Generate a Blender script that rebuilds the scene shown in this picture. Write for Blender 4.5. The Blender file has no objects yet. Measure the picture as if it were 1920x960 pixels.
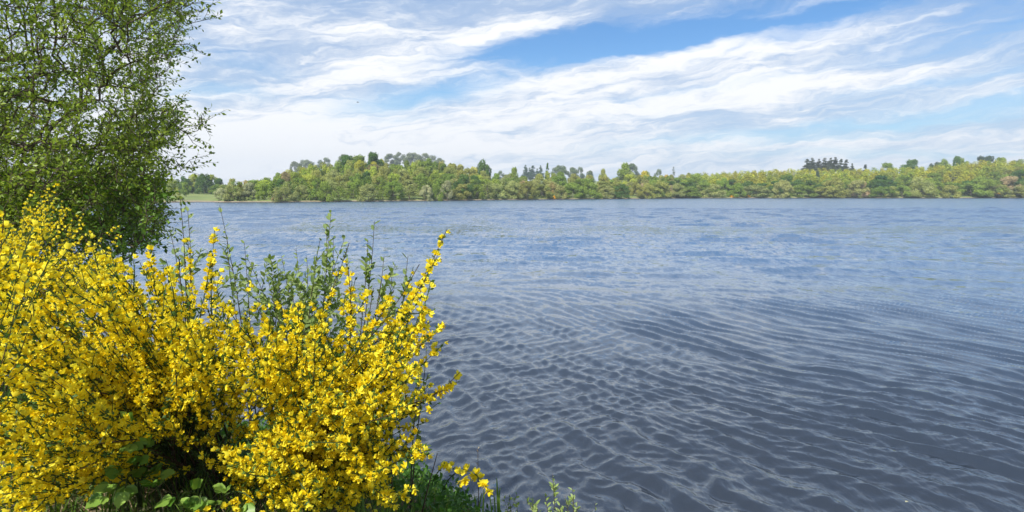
import bpy, math, random
import numpy as np
from mathutils import Vector, Matrix

rng = np.random.default_rng(7)
random.seed(7)
C = bpy.context.scene.collection
scene = bpy.context.scene
R = math.radians

# ------------------------------------------------------------------ camera
F = 1185.0                                   # focal length in photograph pixels (1920 wide)
CAMZ = 2.2
TH = math.atan((480 - 361) / F)
cam_d = bpy.data.cameras.new('camera')
cam_d.sensor_width = 36
cam_d.lens = 36 * F / 1920
cam_d.clip_start = 0.05
cam_d.clip_end = 9000
cam = bpy.data.objects.new('camera', cam_d)
C.objects.link(cam)
cam.location = (0, 0, CAMZ)
cam.rotation_euler = (math.pi / 2 - TH, 0, 0)
scene.camera = cam
scene.render.resolution_x = 1024
scene.render.resolution_y = 512
scene.view_settings.view_transform = 'Standard'
scene.view_settings.look = 'None'
scene.view_settings.exposure = 0.25
scene.view_settings.gamma = 1
scene.cycles.max_bounces = 6
scene.cycles.transparent_max_bounces = 6
scene.cycles.volume_bounces = 0

# ------------------------------------------------------------------ sun and sky
SUN_EL, SUN_AZ = R(47), R(207)               # azimuth clockwise from +Y: behind the camera, to the left
sd = Vector((math.sin(SUN_AZ) * math.cos(SUN_EL), math.cos(SUN_AZ) * math.cos(SUN_EL), math.sin(SUN_EL)))
sun_d = bpy.data.lights.new('sun', 'SUN')
sun_d.energy = 5.0
sun_d.angle = R(0.5)
sun_d.color = (1.0, 0.955, 0.88)
sun = bpy.data.objects.new('sun', sun_d)
C.objects.link(sun)
sun.rotation_euler = (-sd).to_track_quat('-Z', 'Y').to_euler()
sun.location = sd * 50

world = bpy.data.worlds.new('World')
scene.world = world
world.use_nodes = True
NT = world.node_tree
NT.nodes.clear()


class G:
    """tiny node-graph helper"""
    def __init__(s, nt): s.nt = nt
    def n(s, t, **k):
        o = s.nt.nodes.new(t)
        for a, b in k.items(): setattr(o, a, b)
        return o
    def put(s, sock, v):
        if isinstance(v, bpy.types.NodeSocket): s.nt.links.new(v, sock)
        elif v is not None: sock.default_value = v
    def m(s, op, a, b=None, c=None, clamp=False):
        o = s.n('ShaderNodeMath', operation=op, use_clamp=clamp)
        for i, v in enumerate((a, b, c)):
            if v is not None: s.put(o.inputs[i], v)
        return o.outputs[0]
    def comb(s, x, y, z=0.0):
        o = s.n('ShaderNodeCombineXYZ')
        for i, v in enumerate((x, y, z)): s.put(o.inputs[i], v)
        return o.outputs[0]
    def noise(s, vec, scale, detail=4, rough=.55, dist=0, dim='3D'):
        o = s.n('ShaderNodeTexNoise', noise_dimensions=dim)
        if vec is not None: s.put(o.inputs['Vector'], vec)
        o.inputs['Scale'].default_value = scale
        o.inputs['Detail'].default_value = detail
        o.inputs['Roughness'].default_value = rough
        o.inputs['Distortion'].default_value = dist
        return o.outputs[0]
    def mix(s, f, a, b, blend='MIX'):
        o = s.n('ShaderNodeMix', data_type='RGBA', blend_type=blend, clamp_factor=True)
        s.put(o.inputs[0], f); s.put(o.inputs[6], a); s.put(o.inputs[7], b)
        return o.outputs[2]
    def rng(s, v, a, b, c=0.0, d=1.0, smooth=True):
        o = s.n('ShaderNodeMapRange', interpolation_type='SMOOTHSTEP' if smooth else 'LINEAR')
        for i, q in enumerate((v, a, b, c, d)): s.put(o.inputs[i], q)
        return o.outputs[0]


def hexc(r, g, b):                            # display colour -> scene linear
    f = lambda v: (v / 255 / 12.92) if v / 255 <= .04045 else ((v / 255 + .055) / 1.055) ** 2.4
    return (f(r), f(g), f(b), 1.0)


def px_azel(x, y):
    cx, cy = (x - 960) / F, (480 - y) / F
    d = Vector((cx, math.cos(TH) + cy * math.sin(TH), -math.sin(TH) + cy * math.cos(TH))).normalized()
    return math.atan2(d.x, d.y), math.asin(d.z)


g = G(NT)
tc = g.n('ShaderNodeTexCoord').outputs['Generated']
sep = g.n('ShaderNodeSeparateXYZ'); NT.links.new(tc, sep.inputs[0])
az = g.m('ARCTAN2', sep.outputs[0], sep.outputs[1])
el = g.m('ARCSINE', g.m('MINIMUM', g.m('MAXIMUM', sep.outputs[2], -1.0), 1.0))
sky = g.n('ShaderNodeTexSky', sky_type='NISHITA')
sky.sun_disc = False
sky.sun_elevation = SUN_EL
sky.sun_rotation = SUN_AZ
sky.air_density = 1.0
sky.dust_density = 0.3
sky.ozone_density = 2.0
# coordinates of the cloud sheets, gently warped
wv = g.comb(g.m('MULTIPLY', az, 2.0), g.m('MULTIPLY', el, 5.0), 3.7)
w1 = g.m('SUBTRACT', g.noise(wv, 2.2, 4, .55), .5)
w2 = g.m('SUBTRACT', g.noise(g.comb(g.m('MULTIPLY', az, 3.0), g.m('MULTIPLY', el, 9.0), 9.1), 3.0, 4, .6), .5)
azw = g.m('ADD', az, g.m('MULTIPLY', w1, .18))
elw = g.m('ADD', el, g.m('ADD', g.m('MULTIPLY', w2, .045), g.m('MULTIPLY', w1, .05)))


def blobs(lst):
    acc = None
    for (x, y, hw, hh, tilt, amp) in lst:
        a0, e0 = px_azel(x, y)
        k = 1185.0 * (1 + ((x - 960) / F) ** 2) ** .5
        t = R(tilt)
        da, de = g.m('SUBTRACT', azw, a0), g.m('SUBTRACT', elw, e0)
        u = g.m('ADD', g.m('MULTIPLY', da, math.cos(t) / (hw / k)), g.m('MULTIPLY', de, math.sin(t) / (hw / k)))
        v = g.m('ADD', g.m('MULTIPLY', da, -math.sin(t) / (hh / k)), g.m('MULTIPLY', de, math.cos(t) / (hh / k)))
        r2 = g.m('ADD', g.m('MULTIPLY', u, u), g.m('MULTIPLY', v, v))
        e = g.m('MULTIPLY', g.m('EXPONENT', g.m('MULTIPLY', r2, -1.0)), amp)
        acc = e if acc is None else g.m('ADD', acc, e)
    return acc


BLUE = [(1050, 88, 230, 26, 5, 1.15), (1300, 58, 200, 24, 10, .75), (1480, 55, 190, 26, 8, .85), (1190, 75, 160, 20, 6, .5),
        (830, 170, 150, 22, 9, .72), (415, 165, 110, 15, 2, .62), (455, 110, 120, 20, -2, .42), (700, 190, 120, 16, 8, .35),
        (1560, 235, 330, 11, 4, .42), (1860, 185, 130, 12, 3, .45), (1450, 262, 300, 10, 2, .35), (1700, 283, 330, 12, 0, .36), (1250, 205, 200, 7, 5, .25), (1750, 150, 200, 8, 4, .25),
        (1330, 165, 260, 9, 5, .30), (560, 235, 170, 13, 10, .28), (760, 225, 80, 10, 6, .3), (1880, 40, 260, 70, 8, .22),
        (1600, 12, 260, 16, 6, .45), (1800, 215, 160, 9, 3, .3), (480, 40, 80, 10, -8, .2)]
WHITE = [(1230, 58, 90, 10, 10, .65), (1480, 24, 220, 10, 5, .55), (1330, 92, 150, 9, 10, .5), (960, 60, 120, 12, 12, .4), (430, 300, 330, 60, 0, .45), (1900, 60, 260, 110, 10, -.55), (600, -10, 500, 45, 0, -.35), (1500, 0, 500, 25, 0, -.3), (540, 290, 260, 26, 3, .55), (1120, 135, 250, 17, 8, .55), (1400, 100, 220, 20, 9, .35), (1000, 215, 330, 22, 6, .45), (1450, 175, 330, 17, 5, .50),
         (700, 130, 130, 45, 20, .30), (480, 235, 200, 32, 8, .50), (700, 280, 500, 16, 2, .40), (1190, 55, 40, 9, 10, .45),
         (1640, 130, 300, 28, 5, .3), (620, 60, 300, 40, 5, .25), (900, 60, 150, 40, 30, .25), (1640, 258, 330, 7, 2, .3)]
fB, fW = blobs(BLUE), blobs(WHITE)
# wispy streak texture, long in azimuth
sx = g.m('MULTIPLY', azw, 2.4)
sy = g.m('SUBTRACT', g.m('MULTIPLY', elw, 13.0), g.m('MULTIPLY', azw, 1.3))
st1 = g.noise(g.comb(sx, sy, 0.0), 1.5, 8, .6, .4)
st2 = g.noise(g.comb(g.m('MULTIPLY', azw, 9.0), g.m('SUBTRACT', g.m('MULTIPLY', elw, 58.0), g.m('MULTIPLY', azw, 7.0)), 5.0), 1.3, 8, .62, .6)
st3 = g.noise(g.comb(g.m('MULTIPLY', azw, 14.0), g.m('SUBTRACT', g.m('MULTIPLY', elw, 75.0), g.m('MULTIPLY', azw, 9.0)), 2.0), 1.4, 8, .6, .5)
stv = g.m('ADD', g.m('ADD', g.m('MULTIPLY', g.m('SUBTRACT', st1, .5), 1.25), g.m('MULTIPLY', g.m('SUBTRACT', st2, .5), 1.15)),
          g.m('MULTIPLY', g.m('SUBTRACT', st3, .5), .5))
high = g.rng(el, R(17), R(32), 0.0, .50)
blue = g.m('SUBTRACT', g.m('ADD', g.m('ADD', fB, .10), high), g.m('MULTIPLY', fW, .6))
blue = g.m('SUBTRACT', blue, g.m('MULTIPLY', stv, .62))
blue = g.rng(blue, -.12, 1.12, 0.0, 1.0)
# clear-sky colour, Nishita made a little deeper
hs = g.n('ShaderNodeHueSaturation'); NT.links.new(sky.outputs[0], hs.inputs['Color'])
hs.inputs['Saturation'].default_value = 1.25
hs.inputs['Value'].default_value = 1.0
clear = g.mix(1.0, hs.outputs[0], (0.78, 1.0, 1.18, 1), 'MULTIPLY')
lowf = g.rng(el, R(1), R(13), 1.0, 0.0)
S = 0.1
def lit(c, k=1.0): return (c[0] / S * k, c[1] / S * k, c[2] / S * k, 1)
clear = g.mix(g.m('MULTIPLY', lowf, .72), clear, lit(hexc(158, 205, 232)))
shade = g.m('ADD', g.m('ADD', g.m('ADD', .40, g.m('MULTIPLY', lowf, .22)), g.m('MULTIPLY', stv, 1.5)), g.m('MULTIPLY', fW, .8))
cloud = g.mix(g.rng(shade, .05, 1.0), lit(hexc(184, 205, 234), .86), lit(hexc(252, 253, 255), .93))
col = g.mix(blue, cloud, clear)
bg = g.n('ShaderNodeBackground'); NT.links.new(col, bg.inputs[0]); bg.inputs[1].default_value = S
wo = g.n('ShaderNodeOutputWorld'); NT.links.new(bg.outputs[0], wo.inputs[0])

# ------------------------------------------------------------------ helpers
FWD = np.array((0, math.cos(TH), -math.sin(TH)))
UPV = np.array((0, math.sin(TH), math.cos(TH)))


def P(x, y, Y):
    """world point at depth Y that the photograph shows at pixel x, y"""
    d = FWD + np.array(((x - 960) / F, 0, 0)) + UPV * (480 - y) / F
    return d * (Y / d[1]) + np.array((0, 0, CAMZ))


def tag(o, label=None, cat=None, group=None, kind=None):
    if label: o['label'] = label
    if cat: o['category'] = cat
    if group: o['group'] = group
    if kind: o['kind'] = kind
    return o


def empty(name, loc, label, cat, group=None):
    o = bpy.data.objects.new(name, None)
    C.objects.link(o)
    o.location = tuple(float(v) for v in loc)
    o.empty_display_size = .1
    return tag(o, label, cat, group)


def mkmesh(name, V, Fs, mat, smooth=False, tint=None):
    """Fs: list of int arrays, each (n, k)"""
    me = bpy.data.meshes.new(name)
    V = np.asarray(V, dtype=np.float32)
    Fs = [np.asarray(f, dtype=np.int32) for f in Fs if len(f)]
    me.vertices.add(len(V))
    me.vertices.foreach_set('co', V.ravel())
    nl = sum(f.size for f in Fs); npoly = sum(len(f) for f in Fs)
    me.loops.add(nl); me.polygons.add(npoly)
    me.loops.foreach_set('vertex_index', np.concatenate([f.ravel() for f in Fs]))
    tot = np.concatenate([np.full(len(f), f.shape[1], np.int32) for f in Fs])
    start = np.concatenate([[0], np.cumsum(tot)[:-1]]).astype(np.int32)
    me.polygons.foreach_set('loop_start', start)
    me.polygons.foreach_set('loop_total', tot)
    me.polygons.foreach_set('use_smooth', np.full(npoly, smooth))
    if tint is not None:
        a = me.attributes.new('tint', 'FLOAT', 'POINT')
        a.data.foreach_set('value', np.asarray(tint, np.float32))
    me.update(calc_edges=True)
    if mat: me.materials.append(mat)
    return me


def link(name, me, parent=None, loc=None):
    o = bpy.data.objects.new(name, me)
    C.objects.link(o)
    if parent is not None: o.parent = parent
    if loc is not None: o.location = loc
    return o


def part(name, V, Fs, mat, parent, smooth=False, tint=None, kind=None):
    V = np.asarray(V) - np.array(parent.location)
    o = link(name, mkmesh(name, V, Fs, mat, smooth, tint), parent)
    if kind: o['kind'] = kind
    return o


def nrm(a):
    return a / np.maximum(np.linalg.norm(a, axis=-1, keepdims=True), 1e-9)


def frames(d, n):
    """orthonormal rows: x = side, y = d, z ~ n"""
    d = nrm(d); x = nrm(np.cross(d, n)); z = np.cross(x, d)
    return np.stack([x, d, z], axis=-1)             # columns


def scatter(TV, TFs, pos, M, scale):
    """copy template (TV, TFs) to positions with rotation matrices M and scales"""
    n, k = len(pos), len(TV)
    if np.ndim(scale) == 1: scale = scale[:, None, None]
    V = np.einsum('nij,kj->nki', M, TV) * scale + pos[:, None, :]
    off = (np.arange(n) * k)[:, None, None]
    return V.reshape(-1, 3), [(f[None] + off).reshape(-1, f.shape[1]) for f in TFs]


def tube(pts, rad, sides=5, cap=False):
    pts = np.asarray(pts, float); rad = np.broadcast_to(np.asarray(rad, float), (len(pts),))
    t = nrm(np.gradient(pts, axis=0))
    ref = np.array((.31, .17, .93)) if abs(t[0] @ np.array((.31, .17, .93))) < .9 else np.array((1, 0, 0.))
    x = nrm(np.cross(t, ref)); y = np.cross(t, x)
    a = np.arange(sides) * 2 * math.pi / sides
    V = pts[:, None] + rad[:, None, None] * (np.cos(a)[None, :, None] * x[:, None] + np.sin(a)[None, :, None] * y[:, None])
    n = len(pts)
    i = np.arange(n - 1)[:, None] * sides; j = np.arange(sides)[None]; jn = (j + 1) % sides
    Fq = np.stack([i + j, i + jn, i + sides + jn, i + sides + j], -1).reshape(-1, 4)
    return V.reshape(-1, 3), Fq


class Acc:
    def __init__(s): s.V = []; s.F = {}; s.n = 0; s.T = []
    def add(s, V, Fs, tint=None):
        V = np.asarray(V)
        for f in (Fs if isinstance(Fs, list) else [Fs]):
            s.F.setdefault(f.shape[1], []).append(f + s.n)
        s.V.append(V); s.n += len(V)
        s.T.append(np.full(len(V), .5) if tint is None else np.broadcast_to(tint, (len(V),)))
    def get(s):
        return np.concatenate(s.V), [np.concatenate(v) for v in s.F.values()], np.concatenate(s.T)


def bez(p0, p1, p2, p3, n):
    t = np.linspace(0, 1, n)[:, None]
    return (1 - t) ** 3 * p0 + 3 * (1 - t) ** 2 * t * p1 + 3 * (1 - t) * t * t * p2 + t ** 3 * p3


def runit(n):
    return nrm(rng.normal(size=(n, 3)))


# ------------------------------------------------------------------ materials
def newmat(name):
    m = bpy.data.materials.new(name)
    m.use_nodes = True
    m.node_tree.nodes.clear()
    gg = G(m.node_tree)
    out = gg.n('ShaderNodeOutputMaterial')
    return m, gg, out


def leafmat(name, c1, c2, objcolor=False, rough=.5, trans=.3, spec=.3, tcol=None, huevar=0.0, noise_scale=0.0):
    m, q, out = newmat(name)
    at = q.n('ShaderNodeAttribute', attribute_name='tint').outputs['Fac']
    if objcolor:
        oi = q.n('ShaderNodeObjectInfo').outputs['Color']
        a = q.mix(1.0, oi, c1, 'MULTIPLY'); b = q.mix(1.0, oi, c2, 'MULTIPLY')
        col = q.mix(at, a, b)
    else:
        col = q.mix(at, c1, c2)
    if noise_scale:
        geo = q.n('ShaderNodeTexCoord').outputs['Object']
        nz = q.noise(geo, noise_scale, 3)
        col = q.mix(q.rng(nz, .3, .7, 0, .5), col, q.mix(1.0, col, (1.35, 1.1, .8, 1), 'MULTIPLY'))
    p = q.n('ShaderNodeBsdfPrincipled')
    q.put(p.inputs['Base Color'], col)
    p.inputs['Roughness'].default_value = rough
    p.inputs['Specular IOR Level'].default_value = spec
    tr = q.n('ShaderNodeBsdfTranslucent')
    q.put(tr.inputs[0], q.mix(1.0, col, tcol or (1.2, 1.25, .6, 1), 'MULTIPLY'))
    mx = q.n('ShaderNodeMixShader'); mx.inputs[0].default_value = trans
    m.node_tree.links.new(p.outputs[0], mx.inputs[1]); m.node_tree.links.new(tr.outputs[0], mx.inputs[2])
    m.node_tree.links.new(mx.outputs[0], out.inputs[0])
    return m


def solid(name, c1, c2, scale=8, rough=.8, spec=.2, bump=.3, stretch=(1, 1, 1)):
    m, q, out = newmat(name)
    co = q.n('ShaderNodeTexCoord').outputs['Object']
    mp = q.n('ShaderNodeMapping'); q.put(mp.inputs[0], co); mp.inputs['Scale'].default_value = stretch
    nz = q.noise(mp.outputs[0], scale, 6, .65)
    p = q.n('ShaderNodeBsdfPrincipled')
    q.put(p.inputs['Base Color'], q.mix(q.rng(nz, .3, .7), c1, c2))
    p.inputs['Roughness'].default_value = rough
    p.inputs['Specular IOR Level'].default_value = spec
    if bump:
        b = q.n('ShaderNodeBump'); b.inputs['Strength'].default_value = bump; b.inputs['Distance'].default_value = .02
        q.put(b.inputs['Height'], nz); q.put(p.inputs['Normal'], b.outputs[0])
    m.node_tree.links.new(p.outputs[0], out.inputs[0])
    return m


M_far = leafmat('far_foliage', (1.0, 1.0, .85, 1), (1.8, 1.62, 1.5, 1), True, .7, .22, .15)
M_fartrunk = solid('far_bark', (.10, .08, .06, 1), (.22, .19, .15, 1), 3, .9, .1, 0)
M_flower = leafmat('broom_petals', (.98, .77, .012, 1), (1.0, .92, .080, 1), False, .5, .40, .2, (1.0, .95, .3, 1))
M_bstem = solid('broom_stem_green', (.028, .052, .012, 1), (.075, .11, .03, 1), 30, .6, .3, .2)
M_bwood = solid('broom_stem_wood', (.055, .035, .022, 1), (.13, .09, .06, 1), 40, .8, .2, .4)
M_bleaf = leafmat('broom_leaflets', (.05, .11, .02, 1), (.11, .19, .035, 1), False, .5, .3)
M_tleaf = leafmat('willow_leaves', (.075, .15, .016, 1), (.34, .46, .05, 1), False, .42, .35, .4, noise_scale=.9)
M_dleaf = leafmat('thicket_leaves', (.05, .13, .014, 1), (.20, .36, .04, 1), False, .45, .3, .35, noise_scale=1.2)
M_sleaf = leafmat('sapling_leaves', (.14, .22, .06, 1), (.34, .43, .14, 1), False, .5, .4, .3)
M_wleaf = leafmat('shore_willow_leaves', (.26, .36, .09, 1), (.46, .56, .22, 1), False, .5, .35, .3)
M_brleaf = leafmat('bramble_leaves', (.08, .20, .025, 1), (.28, .46, .09, 1), False, .4, .35, .4, noise_scale=12)
M_grass = leafmat('grass_blades', (.06, .14, .02, 1), (.22, .34, .06, 1), False, .5, .4, .3)
M_dry = leafmat('dry_litter', (.20, .14, .08, 1), (.45, .36, .22, 1), False, .8, .1, .1)
M_bark = solid('willow_bark', (.045, .036, .026, 1), (.15, .12, .085, 1), 14, .9, .15, .7, (1, 1, .3))
M_twig = solid('twig_bark', (.05, .04, .028, 1), (.12, .095, .06, 1), 20, .85, .2, 0)
M_gorse = leafmat('gorse_bloom', (.80, .38, .01, 1), (.95, .60, .02, 1), False, .6, .2, .2)

# water
M_water, q, out = newmat('lake_water')
pos = q.n('ShaderNodeNewGeometry').outputs['Position']
sp = q.n('ShaderNodeSeparateXYZ'); q.put(sp.inputs[0], pos)
def wmap(rz, sx_, sy_):
    mp = q.n('ShaderNodeMapping'); q.put(mp.inputs[0], pos)
    mp.inputs['Rotation'].default_value = (0, 0, rz); mp.inputs['Scale'].default_value = (sx_, sy_, 1)
    return mp.outputs[0]
nA = q.noise(wmap(R(-36), 5.5, 1.6), 1.0, 5, .55, .5, '2D')
nB = q.noise(wmap(R(38), 4.5, 1.5), 1.0, 5, .55, .5, '2D')
nC = q.noise(wmap(R(-30), 26, 9), 1.0, 3, .5, .4, '2D')
nD = q.noise(wmap(R(-62), 1.1, .35), 1.0, 4, .6, .5, '2D')
gust = q.noise(wmap(R(20), .06, .16), 1.0, 3, .6, .8, '2D')
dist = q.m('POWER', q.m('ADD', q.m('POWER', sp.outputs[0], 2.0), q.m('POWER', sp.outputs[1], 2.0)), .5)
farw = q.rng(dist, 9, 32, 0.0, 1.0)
hgt = q.m('ADD', q.m('MULTIPLY', q.m('ADD', nA, q.m('MULTIPLY', nB, .7)), q.m('MULTIPLY', farw, .034)),
          q.m('MULTIPLY', nC, .0050))
hgt = q.m('ADD', hgt, q.m('MULTIPLY', q.m('MULTIPLY', nD, .045), q.rng(dist, 14, 60)))
hgt = q.m('MULTIPLY', hgt, q.rng(gust, .3, .7, .75, 1.25))
nE = q.noise(wmap(R(-34), 60, 24), 1.0, 2, .5, .3, '2D')
hgt = q.m('ADD', hgt, q.m('MULTIPLY', nE, .0008))
bmp = q.n('ShaderNodeBump'); bmp.inputs['Strength'].default_value = 1.0; bmp.inputs['Distance'].default_value = 1.0
q.put(bmp.inputs['Height'], hgt)
def ncol(rz, sx_, sy_, det):                  # facets too small to resolve far out: tilt from noise
    o = q.n('ShaderNodeTexNoise', noise_dimensions='2D'); q.put(o.inputs['Vector'], wmap(rz, sx_, sy_))
    o.inputs['Scale'].default_value = 1; o.inputs['Detail'].default_value = det; o.inputs['Roughness'].default_value = .7
    v = q.n('ShaderNodeVectorMath', operation='SUBTRACT'); q.put(v.inputs[0], o.outputs['Color']); v.inputs[1].default_value = (.5, .5, .5)
    return v.outputs[0]
def vm(op, a, b):
    v = q.n('ShaderNodeVectorMath', operation=op); q.put(v.inputs[0], a)
    if op == 'SCALE': q.put(v.inputs['Scale'], b)
    else: q.put(v.inputs[1], b)
    return v.outputs[0]
tilt = vm('ADD', ncol(R(-28), 2.2, 1.1, 4), ncol(R(24), 5.0, 2.6, 2))
fz = q.n('ShaderNodeVectorMath', operation='MULTIPLY'); q.put(fz.inputs[0], tilt); fz.inputs[1].default_value = (1, 1, 0)
tilt = vm('SCALE', fz.outputs[0], q.m('MULTIPLY', q.rng(dist, 8, 34, .14, .80), q.rng(gust, .3, .7, .8, 1.2)))
nn_ = q.n('ShaderNodeVectorMath', operation='NORMALIZE'); q.put(nn_.inputs[0], vm('ADD', bmp.outputs[0], tilt))
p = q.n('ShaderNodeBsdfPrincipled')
q.put(p.inputs['Base Color'], q.mix(q.rng(dist, 4, 24), (.019, .024, .031, 1), (.068, .130, .225, 1)))   # dark near, brighter blue far out: reflected sky light put into the colour
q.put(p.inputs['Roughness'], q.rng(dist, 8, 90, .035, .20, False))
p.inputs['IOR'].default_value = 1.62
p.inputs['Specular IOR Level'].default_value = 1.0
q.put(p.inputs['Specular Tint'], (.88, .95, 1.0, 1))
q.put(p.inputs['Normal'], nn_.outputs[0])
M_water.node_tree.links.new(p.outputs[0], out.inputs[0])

# bank ground
M_soil, q, out = newmat('bank_soil')
co = q.n('ShaderNodeNewGeometry').outputs['Position']
a = q.noise(co, 1.3, 5, .6); b = q.noise(co, 28, 5, .7)
c = q.mix(q.rng(a, .4, .6), (.055, .085, .02, 1), (.10, .075, .045, 1))
c = q.mix(q.rng(b, .35, .75), c, (.19, .15, .09, 1))
p = q.n('ShaderNodeBsdfPrincipled'); q.put(p.inputs['Base Color'], c); p.inputs['Roughness'].default_value = .95
bm_ = q.n('ShaderNodeBump'); bm_.inputs['Strength'].default_value = .8; bm_.inputs['Distance'].default_value = .03
q.put(bm_.inputs['Height'], b); q.put(p.inputs['Normal'], bm_.outputs[0])
M_soil.node_tree.links.new(p.outputs[0], out.inputs[0])

# far ground: grass, with a pale strip of sand at the water
M_fgr, q, out = newmat('far_meadow')
co = q.n('ShaderNodeNewGeometry').outputs['Position']
sp = q.n('ShaderNodeSeparateXYZ'); q.put(sp.inputs[0], co)
a = q.noise(co, .07, 5, .65); b = q.noise(co, .9, 4, .7)
c = q.mix(q.rng(a, .35, .65), (.13, .20, .035, 1), (.22, .27, .06, 1))
c = q.mix(q.rng(b, .4, .75, 0, .5), c, (.20, .17, .09, 1))
sand = q.mix(q.rng(b, .3, .7), (.20, .15, .10, 1), (.42, .34, .24, 1))
c = q.mix(q.rng(q.m('ADD', sp.outputs[2], q.m('MULTIPLY', a, .35)), .32, .62, 1.0, 0.0), c, sand)
c = q.mix(q.rng(sp.outputs[2], .10, .14, 1.0, 0.0), c, (.05, .045, .035, 1))
p = q.n('ShaderNodeBsdfPrincipled'); q.put(p.inputs['Base Color'], c); p.inputs['Roughness'].default_value = .95
M_fgr.node_tree.links.new(p.outputs[0], out.inputs[0])

# ------------------------------------------------------------------ near bank
SX = np.array([-60, -30, -14, -8, -5, -3, -1.5, -.7, -.3, 0, .5, 2, 10, 60])
SY = np.array([34, 20, 11.5, 8.2, 6.5, 5.3, 4.75, 4.4, 4.0, 3.5, 3.0, 2.5, 2.0, 2.0])


def ground_z(x, y):
    x = np.asarray(x, float); y = np.asarray(y, float)
    s = np.interp(x, SX, SY) - y
    s = s + .10 * np.sin(x * 3.1 + 1) + .07 * np.sin(x * 7.3)
    z = np.where(s > 0, 1.1 * (1 - np.exp(-np.maximum(s, 0) / 1.2)), .45 * s)
    z = z + .03 * np.sin(x * 2.3 + y * 1.7) * np.clip(s, 0, 1) + .02 * np.sin(x * 9 + 2) * np.sin(y * 8) * np.clip(s, 0, 1)
    return np.maximum(z, -1.5)


gx = np.concatenate([np.linspace(-60, -6, 60), np.linspace(-5.9, 4, 150), np.linspace(4.2, 60, 50)])
gy = np.concatenate([np.linspace(-30, -1, 24), np.linspace(-.9, 9, 130), np.linspace(9.3, 44, 60)])
GX, GY = np.meshgrid(gx, gy)
V = np.stack([GX, GY, ground_z(GX, GY)], -1).reshape(-1, 3)
ny, nx = GX.shape
def gridf(ny, nx):
    i = (np.arange(ny - 1)[:, None] * nx + np.arange(nx - 1)[None]).ravel()
    return np.stack([i, i + 1, i + nx + 1, i + nx], -1)
tag(link('ground', mkmesh('ground', V, [gridf(ny, nx)], M_soil, True)), kind='structure')

# ------------------------------------------------------------------ lake
ss = np.concatenate([np.arange(1300, 780, -12), np.arange(780, 64, -1.4)])
YY = np.concatenate([2.2 * F / ss, np.arange(41.3, 90, .55), np.arange(90, 252, .8), [260, 280, 330, 500, 900]])
tt = np.concatenate([np.linspace(-6, -1.2, 14)[:-1], np.arange(-1.2, -.45, .009), np.arange(-.45, .93, .0035), np.arange(.93, 1.9, .008), np.linspace(1.9, 6, 14)])
T_, Y_ = np.meshgrid(tt, YY)
X_ = T_ * Y_
sy_ = np.abs(np.gradient(YY))[:, None] * np.ones_like(T_)
sx_ = np.gradient(tt)[None, :] * Y_
Z = np.zeros_like(X_); DX = np.zeros_like(X_); DY = np.zeros_like(X_)
wr = np.random.default_rng(3)
wx = .22 * np.sin(X_ * .9 + 1.3 * np.sin(Y_ * .45)) + .10 * np.sin(Y_ * 1.7 + X_ * .6)
wy = .22 * np.sin(Y_ * .8 + 1.1 * np.sin(X_ * .55)) + .10 * np.sin(X_ * 1.9 - Y_ * .7)
def patch(k1, k2, ph):                        # slow change of strength over the lake
    return .5 + .5 * np.sin(X_ * k1 + ph + 1.5 * np.sin(Y_ * k2 + ph)) * np.sin(Y_ * k2 * 1.7 - X_ * k1 * .6 + 2 * ph)
leftness = 1 / (1 + np.exp((X_ - 1.2 - .15 * Y_) / 1.1))
wx = wx + .035 * np.sin(X_ * 4.3 + 2 * np.sin(Y_ * 2.1)) + .02 * np.sin(Y_ * 7.7 + X_ * 3)
wy = wy + .035 * np.sin(Y_ * 4.9 + 2 * np.sin(X_ * 2.6)) + .02 * np.sin(X_ * 8.3 - Y_ * 2)
for grp, (ang, spread, lmin, lmax, n, slope) in enumerate([
        (math.atan2(.52, .85), 11, .12, .40, 15, .094),
        (math.atan2(.62, .78), 30, .07, .16, 22, .036),
        (math.atan2(-.75, .66), 13, .13, .38, 9, .052),
        (math.atan2(.95, .15), 28, .5, 1.6, 10, .018),
        (math.atan2(.9, -.2), 55, .10, .22, 10, .018),
        (math.atan2(.97, .25), 26, 1.2, 2.9, 28, .062)]):
    for i in range(n):
        lam = lmin * (lmax / lmin) ** wr.random()
        th = ang + R(spread) * wr.normal() * .7
        k = 2 * math.pi / lam
        kx, ky = math.cos(th), math.sin(th)
        res = np.maximum(sx_ * abs(kx), sy_ * abs(ky)) + (.22 * sy_ + .1 * sx_ if grp < 5 else 0)
        att = np.clip((lam / res - 3.0) / 2.0, 0, 1)
        mod = .2 + 1.3 * patch(.35 + .9 * wr.random(), .25 + .8 * wr.random(), wr.random() * 6)
        if grp == 2: mod = mod * (.08 + .9 * leftness)
        if grp == 0: mod = mod * (1 - .45 * leftness)
        if grp == 5: mod = mod * np.clip((Y_ - 11) / 30, 0, 1)
        A = slope / k * att * mod
        ph = k * (kx * (X_ + wx) + ky * (Y_ + wy)) + wr.random() * 6.28
        if grp in (0, 2, 5):                   # peaked crests, broad troughs
            Z += A * 1.4 * (.64 - np.sqrt(np.sin(ph / 2) ** 2 + .007)) * 2
        else:
            Z += A * np.sin(ph)
            DX -= 1.1 * A * kx * -np.cos(ph); DY -= 1.1 * A * ky * -np.cos(ph)
fade = np.clip((Y_ - 2) / 1.5, 0, 1)
Vw = np.stack([X_ + DX * fade, Y_ + DY * fade, Z], -1).reshape(-1, 3)
tag(link('water', mkmesh('water', Vw, [gridf(*X_.shape)], M_water, True)), kind='structure')

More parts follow.
